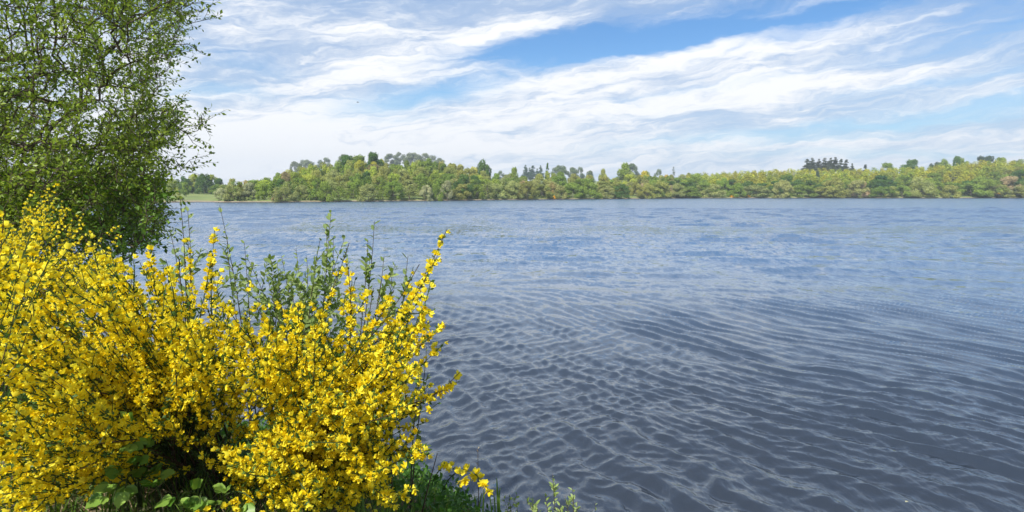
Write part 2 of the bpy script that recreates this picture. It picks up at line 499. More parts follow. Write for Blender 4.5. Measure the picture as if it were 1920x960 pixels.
# ------------------------------------------------------------------ far shore terrain
SKY_U = np.array([-900, 0, 250, 300, 345, 380, 412, 430, 465, 500, 525, 550, 600, 640, 655, 700, 718, 735, 760, 800, 850, 890, 925,
                  960, 1000, 1030, 1060, 1100, 1130, 1150, 1170, 1200, 1230, 1300, 1350, 1400, 1500, 1600, 1700, 1760, 1850, 1900, 1960, 3000])
SKY_Y = np.array([330, 326, 330, 331, 325, 325, 336, 346, 342, 330, 320, 313, 305, 298, 294, 292, 296, 306, 299, 293, 303, 310, 322,
                  326, 327, 318, 322, 326, 324, 332, 316, 318, 326, 323, 320, 318, 315, 314, 311, 307, 299, 301, 303, 306], float)
D_U = np.array([-900, 300, 410, 520, 700, 800, 1000, 1300, 1400, 1920, 3000])
D_Y = np.array([139, 139, 139, 142, 152, 166, 193, 240, 246, 246, 255], float)
def shoreD(u):
    u = np.asarray(u, float)
    return np.interp(u, D_U, D_Y) + 2.2 * np.sin(u * .021) + 1.3 * np.sin(u * .067 + 1)
def sky_z(u, Y): return CAMZ + (361 - np.interp(u, SKY_U, SKY_Y)) / F * Y
def ridge_z(u, Y):
    return CAMZ + (361 - (np.interp(u, SKY_U, SKY_Y) + 15)) / F * Y
TD = 62.0
def terr(u, t):
    u, t = np.broadcast_arrays(np.asarray(u, float), np.asarray(t, float))
    D = shoreD(u)
    top = np.maximum(sky_z(u, D + TD) - 9.5, 1.2)
    k = np.clip((t - 6) / (TD - 6), 0, 1); k = k * k * (3 - 2 * k)
    z = .10 + .55 * np.clip(t / 2.5, 0, 1) + .35 * np.clip((t - 2.5) / 4, 0, 1) + (top - 1) * k
    meadow = np.exp(-((u - 360) / 45) ** 4)
    z = z * (1 - meadow * np.clip(1 - (t - 55) / 25, 0, 1)) + meadow * np.clip(1 - (t - 55) / 25, 0, 1) * (.1 + .8 * np.clip(t / 60, 0, 1))
    k2 = np.clip((t - TD) / 420, 0, 1)
    z = z + (ridge_z(u, D + TD + 420) - z) * k2 * (t > TD)
    return np.where(t < 0, .10 + .12 * t, z)
tu = np.linspace(-900, 3000, 520)
tv = np.concatenate([[-12, -5, -2, -1, 0, .5, 1, 1.8, 2.6, 4, 6], np.linspace(9, 62, 14), [80, 110, 150, 200, 260, 340, 430, 482, 600, 800, 1150]])
U_, V_ = np.meshgrid(tu, tv)
D_ = shoreD(U_) + V_
Zt = terr(U_, V_)
Zt = np.where(V_ > 482, terr(U_, np.full_like(V_, 482.)) , Zt)
Vt = np.stack([(U_ - 960) / F * D_, D_, Zt], -1).reshape(-1, 3)
tag(link('far_shore', mkmesh('far_shore', Vt, [gridf(*U_.shape)], M_fgr, True)), kind='structure')

# ------------------------------------------------------------------ far trees: prototypes
LEAF_T = np.array([(-.5, 0, 0), (.0, -.5, .12), (.5, 0, 0), (.0, .5, .12)])
LEAF_F = [np.array([(0, 1, 2), (0, 2, 3)])]


def crown(seed, kind):
    r = np.random.default_rng(seed)
    pts, nor, tin, siz = [], [], [], []
    H = 10.0
    if kind == 'oak':
        lob = []
        for i in range(26):
            a = r.random() * 6.28; zz = r.random()
            rad = 3.6 * math.sin(math.pi * (0.16 + .74 * zz)) ** .7 * (.35 + .65 * r.random() ** .5)
            lob.append((rad * math.cos(a), rad * math.sin(a), 1.6 + 7.4 * zz, .85 + .8 * r.random()))
        n, ls = 125, .40
    elif kind == 'dome':
        lob = []
        for i in range(30):
            a = r.random() * 6.28; zz = r.random() ** 1.2
            rad = 5.2 * math.sqrt(max(0, 1 - (zz) ** 2)) * (.45 + .55 * r.random() ** .5)
            lob.append((rad * math.cos(a), rad * math.sin(a), .6 + 7.8 * zz, 1.0 + .7 * r.random()))
        n, ls = 120, .38
    elif kind == 'upright':
        lob = []
        for i in range(30):
            a = r.random() * 6.28; zz = r.random()
            rad = 2.3 * (1 - zz ** 2.2) ** .6 * (.3 + .7 * r.random())
            lob.append((rad * math.cos(a), rad * math.sin(a), .8 + 8.4 * zz, .5 + .45 * r.random()))
        n, ls = 75, .32
    elif kind == 'conifer':
        lob = []
        for i in range(46):
            a = r.random() * 6.28; zz = r.random() ** 1.2
            rad = 2.5 * (1 - zz) ** .8 * (.5 + .5 * r.random())
            lob.append((rad * math.cos(a), rad * math.sin(a), 1.2 + 8.4 * zz, .50 + .85 * (1 - zz)))
        n, ls = 85, .40
    elif kind == 'column':
        lob = []
        for i in range(24):
            a = r.random() * 6.28; zz = r.random()
            rad = .55 * math.sin(math.pi * (.12 + .80 * zz)) * r.random()
            lob.append((rad * math.cos(a), rad * math.sin(a), .9 + 8.6 * zz, .5 + .25 * r.random()))
        n, ls = 60, .30
    elif kind == 'pine':
        lob = []
        for i in range(16):
            a = r.random() * 6.28; zz = r.random()
            rad = 3.0 * (.2 + .8 * r.random()) * (1 - .6 * zz)
            lob.append((rad * math.cos(a), rad * math.sin(a), 5.2 + 4.2 * zz, .7 + .5 * r.random()))
        n, ls = 80, .36
    for (x, y, z, s) in lob:
        m = int(n * s * s) if kind != 'pine' else int(n * s)
        m = max(m, 25)
        d = nrm(r.normal(size=(m, 3)))
        rad = s * (.55 + .45 * r.random((m, 1)) ** .4) * (1 + .25 * r.normal(size=(m, 1)) * .6)
        sc = np.array((1, 1, .85))
        if kind == 'upright': sc = np.array((.8, .8, 1.7))
        if kind in ('conifer',): sc = np.array((1.2, 1.2, .45))
        if kind == 'pine': sc = np.array((1.3, 1.3, .55))
        pts.append(np.array((x, y, z)) + d * rad * sc)
        nor.append(nrm(d + .55 * r.normal(size=(m, 3)) + np.array((0, 0, .25))))
        lt = r.random()
        tin.append(np.clip(lt * .6 + .2 + .25 * r.normal(size=m) * .8, 0, 1))
        siz.append(ls * (.6 + .8 * r.random(m)))
    pts = np.concatenate(pts); nor = np.concatenate(nor); tin = np.concatenate(tin); siz = np.concatenate(siz)
    ok = pts[:, 2] > .05
    pts, nor, tin, siz = pts[ok], nor[ok], tin[ok], siz[ok]
    pts[:, 2] *= H / pts[:, 2].max()
    M = frames(np.cross(nor, nrm(r.normal(size=nor.shape))), nor)
    V, Fs = scatter(LEAF_T, LEAF_F, pts, M, siz)
    w = np.abs(pts[:, :2]).max()
    return mkmesh('crown_' + kind, V, Fs, M_far, False, np.repeat(tin, 4)), w


def trunk(seed, kind):
    r = np.random.default_rng(seed + 50)
    A = Acc()
    top = dict(oak=6.5, dome=5, upright=8, conifer=9, column=8.5, pine=8)[kind]
    r0 = dict(oak=.30, dome=.2, upright=.16, conifer=.2, column=.16, pine=.2)[kind]
    z = np.linspace(-.4, top, 7)
    pts = np.stack([.12 * np.cumsum(r.normal(size=7)), .12 * np.cumsum(r.normal(size=7)), z], -1)
    V, Fq = tube(pts, r0 * (1 - .75 * np.linspace(0, 1, 7)), 6); A.add(V, Fq)
    for i in range(7 if kind in ('oak', 'dome', 'pine') else 4):
        t = .25 + .6 * r.random(); p0 = pts[0] + (pts[-1] - pts[0]) * t
        a = r.random() * 6.28; L = (1.5 + 2 * r.random()) * (1 if kind in ('oak', 'dome') else .5)
        p3 = p0 + np.array((math.cos(a) * L, math.sin(a) * L, L * .8))
        V, Fq = tube(bez(p0, p0 + (p3 - p0) * np.array((.5, .5, .2)), p3 - np.array((0, 0, .4)), p3, 5), r0 * .4 * np.linspace(1, .3, 5), 4); A.add(V, Fq)
    V, Fs, T = A.get()
    return mkmesh('trunk_' + kind, V, Fs, M_fartrunk, True)


PROTO = {}
for kind, cnt in (('oak', 4), ('dome', 4), ('upright', 4), ('conifer', 3), ('column', 1), ('pine', 2)):
    PROTO[kind] = []
    for i in range(cnt):
        me, w = crown(100 + 17 * i + len(kind), kind)
        PROTO[kind].append((me, w, trunk(i + len(kind), kind)))
NAMEOF = dict(oak='broadleaf_tree', dome='willow_bush', upright='slender_tree', conifer='conifer_tree', column='columnar_tree', pine='pine_tree')
CATOF = dict(oak='tree', dome='willow bush', upright='tree', conifer='conifer', column='tree', pine='pine tree')


def fartree(u, t, ytop, wpx, kind, colr, label, group=None, Y=None, jit=.10, basez=None, tall=None):
    if Y is None: Y = float(shoreD(u) + t)
    else:
        t = Y - float(shoreD(u))
        if Y > 400 and basez is None: basez = max(CAMZ + (361 - ytop) / F * Y - 11, float(terr(u, min(t, 482.))))
    bz = float(terr(u, min(t, 482.))) if basez is None else basez
    if tall: bz = max(bz, CAMZ + (361 - ytop) / F * Y - tall)
    x = (u - 960) / F * Y
    tz = CAMZ + (361 - ytop) / F * Y
    h = max(tz - bz, 1.2)
    me, w, tm = random.choice(PROTO[kind])
    e = empty(NAMEOF[kind], (x, Y, bz), label, CATOF[kind], group)
    sw = (wpx / F * Y) / (2 * w)
    e.scale = (sw, sw, h / 10)
    e.rotation_euler = (0, 0, random.random() * 6.28)
    c = link('crown', me, e); link('trunk', tm, e)
    j = lambda: 1 + random.uniform(-jit, jit)
    k = j(); h_ = 1 + random.uniform(-.07, .07)
    c.color = (colr[0] * k * h_, colr[1] * k, colr[2] * k, 1)
    return e


GREEN = (.16, .24, .04); DEEP = (.065, .135, .026); OLIVE = (.23, .26, .07); LIME = (.27, .34, .05); GOLD = (.34, .36, .045)
GREYG = (.25, .29, .105); TAN = (.34, .285, .17); ORNG = (.36, .31, .06); BLUEG = (.045, .08, .05); DARKC = (.022, .042, .03)
SILV = (.30, .33, .19)
NEAR_S = {GREEN: 'mid green', DEEP: 'deep green', OLIVE: 'olive green', LIME: 'bright lime', GOLD: 'golden green', GREYG: 'grey green', TAN: 'pale tan', ORNG: 'orange tinged', SILV: 'silvery green'}

# --- notable single trees
def N(*a, **k): fartree(*a, **k)
N(656, 58, 290, 42, 'oak', DEEP, 'deep green oak left in the dark clump crowning the left hill')
N(678, 57, 291, 42, 'oak', GREEN, 'fresh green oak in the middle of the dark clump crowning the hill')
N(704, 55, 285, 42, 'oak', DEEP, 'tallest deep green oak at the right end of the clump crowning the hill')
N(908, 58, 297, 34, 'oak', DEEP, 'round dark green tree standing clear on the hill shoulder')
N(963, 52, 313, 26, 'oak', GREEN, 'small round green tree on the skyline right of the hill')
N(1026, 52, 306, 16, 'conifer', DEEP, 'pointed deep green tree rising beside the hazy conifers')
N(1168, 50, 305, 36, 'oak', GREEN, 'tall ragged green tree alone above the middle of the far shore')
N(1128, 50, 316, 22, 'oak', OLIVE, 'rusty olive tree on the skyline left of the tall ragged tree')
N(1205, 46, 320, 34, 'oak', (.40, .36, .04), 'broad yellow treetop right of the tall ragged tree')
N(1245, 46, 326, 26, 'oak', ORNG, 'orange yellow treetop beneath the narrow column tree')
N(1261, 78, 313, 8, 'column', BLUEG, 'thin dark column shaped tree alone on the skyline')
N(868, 3, 326, 46, 'dome', DEEP, 'large dark green willow dome at the water under the hill')
N(980, 8, 338, 22, 'dome', TAN, 'pale tan bush with a dark hollow beneath it')
N(1035, 5, 342, 24, 'dome', (.30, .26, .10), 'tan and green bush above the small orange gorse')
N(1205, 6, 343, 24, 'dome', TAN, 'pinkish tan willow bush left of the dome shaped pair')
N(1226, 3, 337, 40, 'dome', GREEN, 'green domed willow with a tan side at the far water edge')
N(1256, 3, 347, 24, 'dome', TAN, 'tan willow bush at the right foot of the green domed willow')
N(1560, 2, 332, 58, 'dome', OLIVE, 'broad olive willow dome left in the pair at the right shore')
N(1605, 2, 338, 52, 'dome', TAN, 'tan topped willow dome right in the pair at the right shore')
N(1648, 12, 328, 46, 'oak', (.035, .10, .03), 'dark blue green round tree behind the willow pair')
N(1668, 2, 349, 36, 'dome', OLIVE, 'low olive willow bush right of the dark round tree')
N(1722, 3, 331, 54, 'dome', GREYG, 'rounded grey green willow standing out on the right shore')
N(1850, 3, 336, 56, 'dome', GREEN, 'big green willow bush near the right edge of the shore')
N(1885, 5, 330, 58, 'dome', TAN, 'wide tan twiggy willow at the right end of the far shore')
N(1898, 2, 349, 26, 'dome', SILV, 'silvery bush at the foot of the wide tan willow')
N(1910, 14, 318, 46, 'oak', DEEP, 'deep green tree at the right edge behind the tan willow')
N(470, 3, 349, 26, 'dome', SILV, 'silvery pale bush by the shadowed gap on the left point')
N(522, 1.5, 360, 24, 'dome', TAN, 'low pinkish bush right of the sandy gap on the left point')
N(460, 14, 338, 24, 'oak', (.36, .30, .04), 'small yellow treetop on the left end of the wooded hill')
N(440, 26, 334, 20, 'oak', GREYG, 'thin greyish treetop on the left end of the wooded hill')
N(538, 26, 322, 34, 'dome', (.24, .21, .11), 'brownish bare tree high on the left slope of the hill')
N(700, 40, 308, 56, 'dome', (.19, .17, .085), 'wide brown olive tree below the dark clump on the hill')
N(655, 42, 308, 22, 'oak', LIME, 'narrow bright lime tree left of the brown olive tree')
N(585, 38, 308, 26, 'oak', LIME, 'bright lime tree high on the middle of the hill slope')
N(1760, 40, 327, 60, 'oak', (.14, .15, .05), 'dark mottled tree in the lower part of the golden plantation')
N(352, 58, 341, 22, 'oak', GREEN, 'green tree over the meadow, left of the hill')
N(1528, 34, 320, 10, 'oak', BLUEG, 'small dark tree poking through the golden plantation')
ORD = ['leftmost', 'second from the left', 'third from the left', 'fourth from the left', 'fifth from the left', 'sixth from the left', 'seventh from the left', 'eighth from the left', 'ninth from the left', 'tenth from the left', 'eleventh from the left', 'twelfth from the left', 'thirteenth from the left', 'rightmost']
def ordl(i, n): return 'rightmost' if i == n - 1 else ORD[i]
# hazy trees behind the hill; crown colour lightened to add to the haze
for i, (u, yt, w) in enumerate([(556, 303, 16), (578, 300, 22), (612, 296, 22), (648, 290, 18), (735, 289, 24), (752, 286, 22), (775, 287, 24), (798, 288, 26), (812, 292, 20), (826, 297, 16)]):
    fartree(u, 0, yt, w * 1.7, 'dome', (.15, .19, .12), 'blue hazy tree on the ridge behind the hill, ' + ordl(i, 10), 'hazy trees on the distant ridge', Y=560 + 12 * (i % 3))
for i, (u, yt, w) in enumerate([(985, 310, 8), (993, 315, 8), (999, 311, 10), (1007, 317, 8), (1013, 311, 8)]):
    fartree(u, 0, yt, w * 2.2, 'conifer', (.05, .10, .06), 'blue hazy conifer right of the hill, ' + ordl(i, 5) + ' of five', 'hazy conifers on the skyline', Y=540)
for i, (u, yt, w) in enumerate([(940, 320, 14), (1050, 310, 26), (1073, 314, 18), (1085, 313, 16), (1105, 320, 16), (1183, 307, 24), (1232, 317, 14), (1290, 324, 14)]):
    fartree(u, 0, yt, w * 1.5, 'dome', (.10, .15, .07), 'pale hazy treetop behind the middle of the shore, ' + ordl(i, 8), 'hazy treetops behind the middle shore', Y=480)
# dark conifers on the right skyline
for i, (u, yt, w) in enumerate([(1508, 299, 16), (1517, 297, 18), (1530, 299, 14), (1541, 297, 18), (1552, 297, 16), (1560, 296, 16), (1571, 299, 14), (1581, 300, 14), (1592, 307, 10)]):
    fartree(u, 100, yt, w * 1.55, 'conifer', (.06, .08, .06), 'dark pine in the clump on the right skyline, ' + ordl(i, 9), 'dark pines on the right skyline', tall=8)
N(1617, 100, 309, 12, 'pine', DARKC, 'small dark pine alone to the right of the pine clump')
for i, (u, yt, w, c) in enumerate([(1655, 305, 26, GREEN), (1702, 299, 34, DEEP), (1745, 304, 18, BLUEG), (1759, 297, 22, GREEN), (1787, 292, 16, DEEP), (1798, 295, 20, GREEN),
                                   (1828, 293, 20, BLUEG), (1848, 292, 24, BLUEG), (1866, 295, 22, GREEN), (1900, 299, 26, GREEN)]):
    fartree(u, 95, yt, w * 1.2, 'oak', c, ['rounded', 'spreading', 'small dusky', 'open crowned', 'tall dark', 'leaning green', 'thin blue green', 'broad blue green', 'low green', 'last green'][i] +
            ' tree behind the plantation, ' + ['left of all', 'second from the left', 'third from the left', 'fourth from the left', 'where the hill steps up', 'beside the tall dark one',
             'on the hill crest', 'highest on the crest', 'just past the crest', 'at the right edge'][i])
# left background beyond the meadow
for i, (u, yt, w) in enumerate([(240, 333, 40), (270, 335, 36), (300, 333, 34), (326, 335, 26), (335, 345, 26), (345, 330, 26), (355, 335, 26), (368, 326, 28), (375, 340, 30), (386, 325, 28), (395, 342, 30), (402, 327, 26), (410, 345, 26), (414, 334, 24)]):
    fartree(u, 0, yt, w * 1.3, 'dome', [GREEN, DEEP, DEEP, LIME][i % 4], 'green tree of the wood behind the left meadow, ' + ordl(i, 14), 'trees behind the left meadow', Y=225 + 8 * (i % 3))
N(335, 20, 360, 24, 'dome', OLIVE, 'round olive bush standing in the small meadow at the left')

# --- filling rows of the far wood
LM = [(425, 'at the left tip of the hill'), (455, 'above the silvery bush on the point'), (490, 'above the shadowed sandy gap'), (525, 'above the low pinkish bush'), (560, 'below the brownish bare tree'),
      (595, 'left of the lime tree'), (630, 'left of the dark clump'), (665, 'by the left crowning oak'), (705, 'by the tallest crowning oak'),
      (740, 'left of the hazy ridge trees'), (780, 'by the hazy ridge trees'), (820, 'right of the hazy ridge trees'), (860, 'by the large dark willow dome'), (905, 'by the shoulder tree'),
      (945, 'left of the hollow bush'), (985, 'by the hollow bush'), (1025, 'by the pointed tree'), (1065, 'right of the small orange gorse'), (1105, 'left of the rusty olive tree'),
      (1140, 'right of the rusty olive tree'), (1175, 'by the tall ragged tree'), (1215, 'by the yellow treetop'), (1255, 'by the thin column tree'), (1300, 'right of the thin column tree'),
      (1345, 'left of the tiny gorse'), (1385, 'by the tiny gorse bushes'), (1430, 'right of the tiny gorse bushes'), (1475, 'left of the pine clump'), (1515, 'by the first pines'),
      (1555, 'under the pine clump'), (1590, 'by the pine clump end'), (1625, 'by the lone small pine'), (1665, 'by the dark blue green tree'),
      (1705, 'by the grey green willow'), (1745, 'right of the grey green willow'), (1790, 'above the brown reed strip'), (1830, 'left of the wide tan willow'), (1870, 'by the wide tan willow'), (1915, 'at the right edge'), (2000, 'past the right edge')]
FILLED = {}
def where(u): return min(LM, key=lambda a: abs(a[0] - u))[1]
ZONES = []


def fill(u0, u1, t, step, lo, kind_c, zone, grp, wmul=1.0):
    u = u0
    while u < u1:
        s = step * random.uniform(.75, 1.3)
        k = lo
        base = np.interp(u, SKY_U, SKY_Y)
        front = 344 + 4 * math.sin(u * .05) + random.uniform(-4, 4)
        yt = front + (base + 2 - front) * k + random.uniform(-3, 3) * (1 if k < .95 else .45)
        kd, cl = random.choice(kind_c)
        word = {'oak': 'tree', 'dome': 'rounded bush', 'upright': 'slender tree'}[kd]
        e = fartree(u, t + random.uniform(-2.5, 2.5), yt, s * 1.5 * wmul, kd, cl, '-', '%s %s %s' % (NEAR_S[cl], word + ('es' if word[-1] == 'h' else 's'), grp), jit=.16)
        FILLED.setdefault((NEAR_S[cl] + ' ' + word, zone, where(u)), []).append((u, e))
        u += s
# left hill 415..930
hillc = [('oak', GREEN), ('oak', OLIVE), ('oak', OLIVE), ('oak', LIME), ('oak', GREYG), ('dome', OLIVE)]
fill(418, 935, 1.5, 25, 0.0, [('dome', GREYG), ('upright', GREEN), ('dome', OLIVE), ('upright', GREYG), ('dome', SILV), ('dome', GREEN)], 'on the waterline', 'along the foot of the hill')
fill(424, 935, 11, 24, .22, [('oak', GREEN), ('oak', GREYG), ('upright', GREYG), ('upright', GREEN)], 'low on the hill', 'low on the hill')
fill(450, 930, 22, 25, .44, [('oak', GREEN), ('oak', OLIVE), ('oak', LIME), ('oak', DEEP)], 'half way up the hill', 'half way up the hill')
fill(500, 925, 36, 24, .66, hillc, 'high on the hill', 'on the upper slope of the hill')
fill(540, 920, 49, 24, .86, [('dome', OLIVE), ('dome', LIME), ('oak', OLIVE), ('dome', GOLD), ('oak', GREEN)], 'near the hill top', 'near the hill top')
fill(425, 925, 60, 22, 1.0, [('dome', OLIVE), ('dome', GREEN), ('oak', OLIVE), ('dome', GOLD)], 'on the hill crest', 'on the hill crest')
# middle 925..1300
fill(930, 1300, 1.5, 27, 0.05, [('dome', GREEN), ('dome', GREYG), ('dome', OLIVE), ('dome', DEEP)], 'on the waterline', 'at the water on the middle shore')
fill(930, 1300, 12, 25, .35, [('oak', GREEN), ('oak', DEEP), ('oak', OLIVE), ('oak', GREYG)], 'behind the shore', 'behind the middle shore')
fill(930, 1310, 28, 25, .68, [('oak', GREEN), ('oak', GREEN), ('oak', LIME), ('oak', OLIVE)], 'amid the wood', 'in the middle wood')
fill(930, 1310, 46, 23, .97, [('dome', GREEN), ('oak', LIME), ('dome', OLIVE), ('dome', GREYG)], 'on the skyline', 'on the middle skyline')
# right 1300..1960
fill(1280, 1960, 1.5, 46, 0.0, [('dome', GREYG), ('dome', GREEN), ('dome', OLIVE)], 'on the waterline', 'at the water below the plantation', .8)
fill(1285, 1960, 11, 27, .22, [('oak', DEEP), ('oak', GREEN), ('oak', DEEP), ('oak', GREEN)], 'below the plantation', 'below the plantation')
fill(1285, 1960, 24, 24, .50, [('oak', GREEN), ('upright', GOLD), ('upright', LIME), ('upright', GOLD)], 'at the plantation foot', 'on the lower plantation edge')
fill(1290, 1960, 38, 15, .74, [('upright', GOLD), ('upright', GOLD), ('upright', LIME), ('upright', OLIVE)], 'amid the plantation', 'in the middle of the plantation', 1.5)
fill(1290, 1965, 50, 13, .90, [('upright', GOLD), ('upright', GOLD), ('upright', LIME)], 'high in the plantation', 'in the upper plantation rows', 1.6)
fill(1290, 1970, 60, 12, 1.02, [('upright', GOLD), ('upright', LIME), ('upright', GOLD)], 'in the top row', 'in the top plantation row', 1.6)
# outside the frame at the right the wood goes on; a few only
fill(1970, 2400, 30, 60, .7, [('oak', GREEN), ('oak', LIME)], 'of the wood', 'past the right end', 1.0)

for (what, zone, at), lst in FILLED.items():
    lst.sort(key=lambda a: a[0])
    for k, (u, e) in enumerate(lst):
        pre = '' if len(lst) == 1 else (('left ', 'right ')[k] if len(lst) == 2 else ('leftmost ', 'middle ', 'rightmost ')[k] if len(lst) == 3 else ('leftmost ', 'second ', 'third ', 'fourth ', 'fifth ', 'sixth ')[min(k, 5)])
        e['label'] = pre + what + ' ' + zone + ', ' + at

# low scrub strip under the front bushes (nobody could count it)
n = 5200
uu = rng.uniform(420, 2000, n); t_ = rng.uniform(.8, 5, n)
gap = (np.sin(uu * .045) + np.sin(uu * .013 + 2) > .1) & ~((uu > 1500) & (uu < 1530)) & ~((uu > 1625) & (uu < 1655)) & ~((uu > 475) & (uu < 505)) & ~((uu > 1760) & (uu < 1830))
uu, t_ = uu[gap], t_[gap]; n = len(uu)
Ys = shoreD(uu) + t_
pp = np.stack([(uu - 960) / F * Ys, Ys, terr(uu, t_) + rng.uniform(0, 1.1, n) * (.4 + .6 * np.sin(uu * .11) ** 2)], -1)
nn = nrm(rng.normal(size=(n, 3)) + np.array((0, -.6, .8)))
V, Fs = scatter(LEAF_T, LEAF_F, pp, frames(runit(n), nn), rng.uniform(.3, .8, n))
M_scrub = leafmat('shore_scrub', (.06, .10, .02, 1), (.22, .26, .08, 1), False, .8, .15, .1)
tag(link('shore_scrub', mkmesh('shore_scrub', V, Fs, M_scrub, False, np.repeat(rng.random(n), 4))), 'low green scrub and reeds along the far water edge', 'scrub', kind='stuff')
# gorse in bloom on the far shore
for (u, t, yt, w, lab) in [(1040, 1.2, 367, 9, 'tiny orange gorse at the water under the tan and green bush'), (1371, 1.5, 366, 9, 'small orange gorse in bloom on the shore left of centre of the plantation'),
                           (1401, 2.5, 367, 8, 'tiny yellow gorse on the shore just right of the orange one'), (1870, 4, 360, 18, 'bright yellow gorse bush under the wide tan willow')]:
    Y = float(shoreD(u) + t); b = np.array(((u - 960) / F * Y, Y, float(terr(u, t))))
    h = CAMZ + (361 - yt) / F * Y - b[2]; r_ = w / F * Y / 2
    e = empty('gorse_bush', b, lab, 'gorse bush')
    m = 170; d = runit(m); d[:, 2] = abs(d[:, 2])
    pts = b + d * np.array((r_, r_, h)) * rng.uniform(.5, 1, (m, 1))
    V, Fs = scatter(LEAF_T, LEAF_F, pts, frames(runit(m), d), rng.uniform(.2, .5, m))
    part('flowers', V, Fs, M_gorse, e, tint=np.repeat(rng.random(m), 4))
    A = Acc()
    for k in range(8):
        a = rng.random() * 6.28
        V, Fq = tube(np.array([b, b + np.array((math.cos(a) * r_ * .5, math.sin(a) * r_ * .5, h * .8))]), np.array((.05, .02)), 4); A.add(V, Fq)
    V, Fs, T = A.get(); part('stems', V, Fs, M_fartrunk, e)

# ------------------------------------------------------------------ near plants: templates
# simple folded leaf, unit length along +Y, 6 vertices
LV = np.array([(0, 0, 0), (-.24, .32, .06), (-.20, .68, .05), (0, 1, -.04), (.20, .68, .05), (.24, .32, .06), (0, .5, -.02)])
LF = [np.array([(0, 6, 1), (1, 6, 2), (2, 6, 3), (3, 6, 4), (4, 6, 5), (5, 6, 0)])]
LV4 = np.array([(0, 0, 0), (-.27, .5, .07), (0, 1, -.03), (.27, .5, .07)])
LF4 = [np.array([(0, 2, 1), (0, 3, 2)])]


def petal(w, l, nu=4, nv=4, bend=.3, curl=.25, notch=.0, org=(0, 0, 0), M=np.eye(3)):
    u = np.linspace(-1, 1, nu); v = np.linspace(0, 1, nv)
    U, Vv = np.meshgrid(u, v)
    width = w * np.sin(np.pi * (.08 + .72 * Vv)) ** .75
    x = U * width
    y = Vv * l * (1 - notch * (1 - np.abs(U)) * Vv ** 4)
    z = bend * l * Vv ** 2 + curl * w * U ** 2
    p_ = np.stack([x, y, z], -1).reshape(-1, 3) @ np.asarray(M).T + np.array(org)
    return p_, gridf(nv, nu)


def rotx(a):
    c, s = math.cos(a), math.sin(a)
    return np.array([(1, 0, 0), (0, c, -s), (0, s, c)])
def rotz(a):
    c, s = math.cos(a), math.sin(a)
    return np.array([(c, -s, 0), (s, c, 0), (0, 0, 1)])
def roty(a):
    c, s = math.cos(a), math.sin(a)
    return np.array([(c, 0, s), (0, 1, 0), (-s, 0, c)])


def flower_template(v):
    """pea flower: banner, two wings, keel; pedicel at origin, faces along +Y, up is +Z; unit = 1 overall size"""
    A = Acc()
    o = .16
    V, Fq = petal(.40, .62, 4, 3, -.25 + .1 * v, -.28, .18, (0, .16, .02), rotx(R(72 - 14 * v))); A.add(V, Fq, .75)
    for s in (-1, 1):
        V, Fq = petal(.19, .62, 3, 3, .05, .35 * s, 0, (.07 * s, .14, 0), rotz(R(-14 * s * (1 + v))) @ roty(R(62 * s))); A.add(V, Fq, .35)
    V, Fq = petal(.15, .60, 3, 3, .22, .9, 0, (0, .14, -.04), rotx(R(-22 - 12 * v))); A.add(V, Fq, .15)
    V, Fq = tube(np.array([(0, 0, 0), (0, .20, .01)]), np.array((.03, .06)), 3); A.add(V, Fq, .0)
    V, Fs, T = A.get()
    return V, Fs, T


FT = [flower_template(v) for v in (0, .5, 1)]
# bud
A = Acc(); z = np.linspace(0, 1, 4); V, Fq = tube(np.stack([z * 0, z * .6, z * .1 + .05 * np.sin(z * 3)], -1), np.array((.03, .13, .14, .02)), 5); A.add(V, Fq, .5)
BUD = A.get()
M_flow_mesh = [mkmesh('flower', V, Fs, M_flower, True, T) for (V, Fs, T) in FT]
M_leaf_mesh = {}


def place(name, me, parent, pos, M3, s):
    o = bpy.data.objects.new(name, me)
    C.objects.link(o); o.parent = parent
    m = Matrix([list(map(float, M3[0])) + [0], list(map(float, M3[1])) + [0], list(map(float, M3[2])) + [0], [0, 0, 0, 1]])
    o.matrix_local = Matrix.Translation(Vector(tuple(float(v) for v in (np.asarray(pos) - np.array(parent.location))))) @ m @ Matrix.Scale(float(s), 4)
    return o


def project(p_):
    d = p_ - np.array((0, 0, CAMZ))
    f = d @ FWD
    return 960 + F * d[:, 0] / f, 480 - F * (d @ UPV) / f, f


def inpoly(x, y, poly):
    poly = np.asarray(poly, float); n = len(poly); c = False
    j = n - 1
    for i in range(n):
        if (poly[i][1] > y) != (poly[j][1] > y) and x < (poly[j][0] - poly[i][0]) * (y - poly[i][1]) / (poly[j][1] - poly[i][1]) + poly[i][0]: c = not c
        j = i
    return c


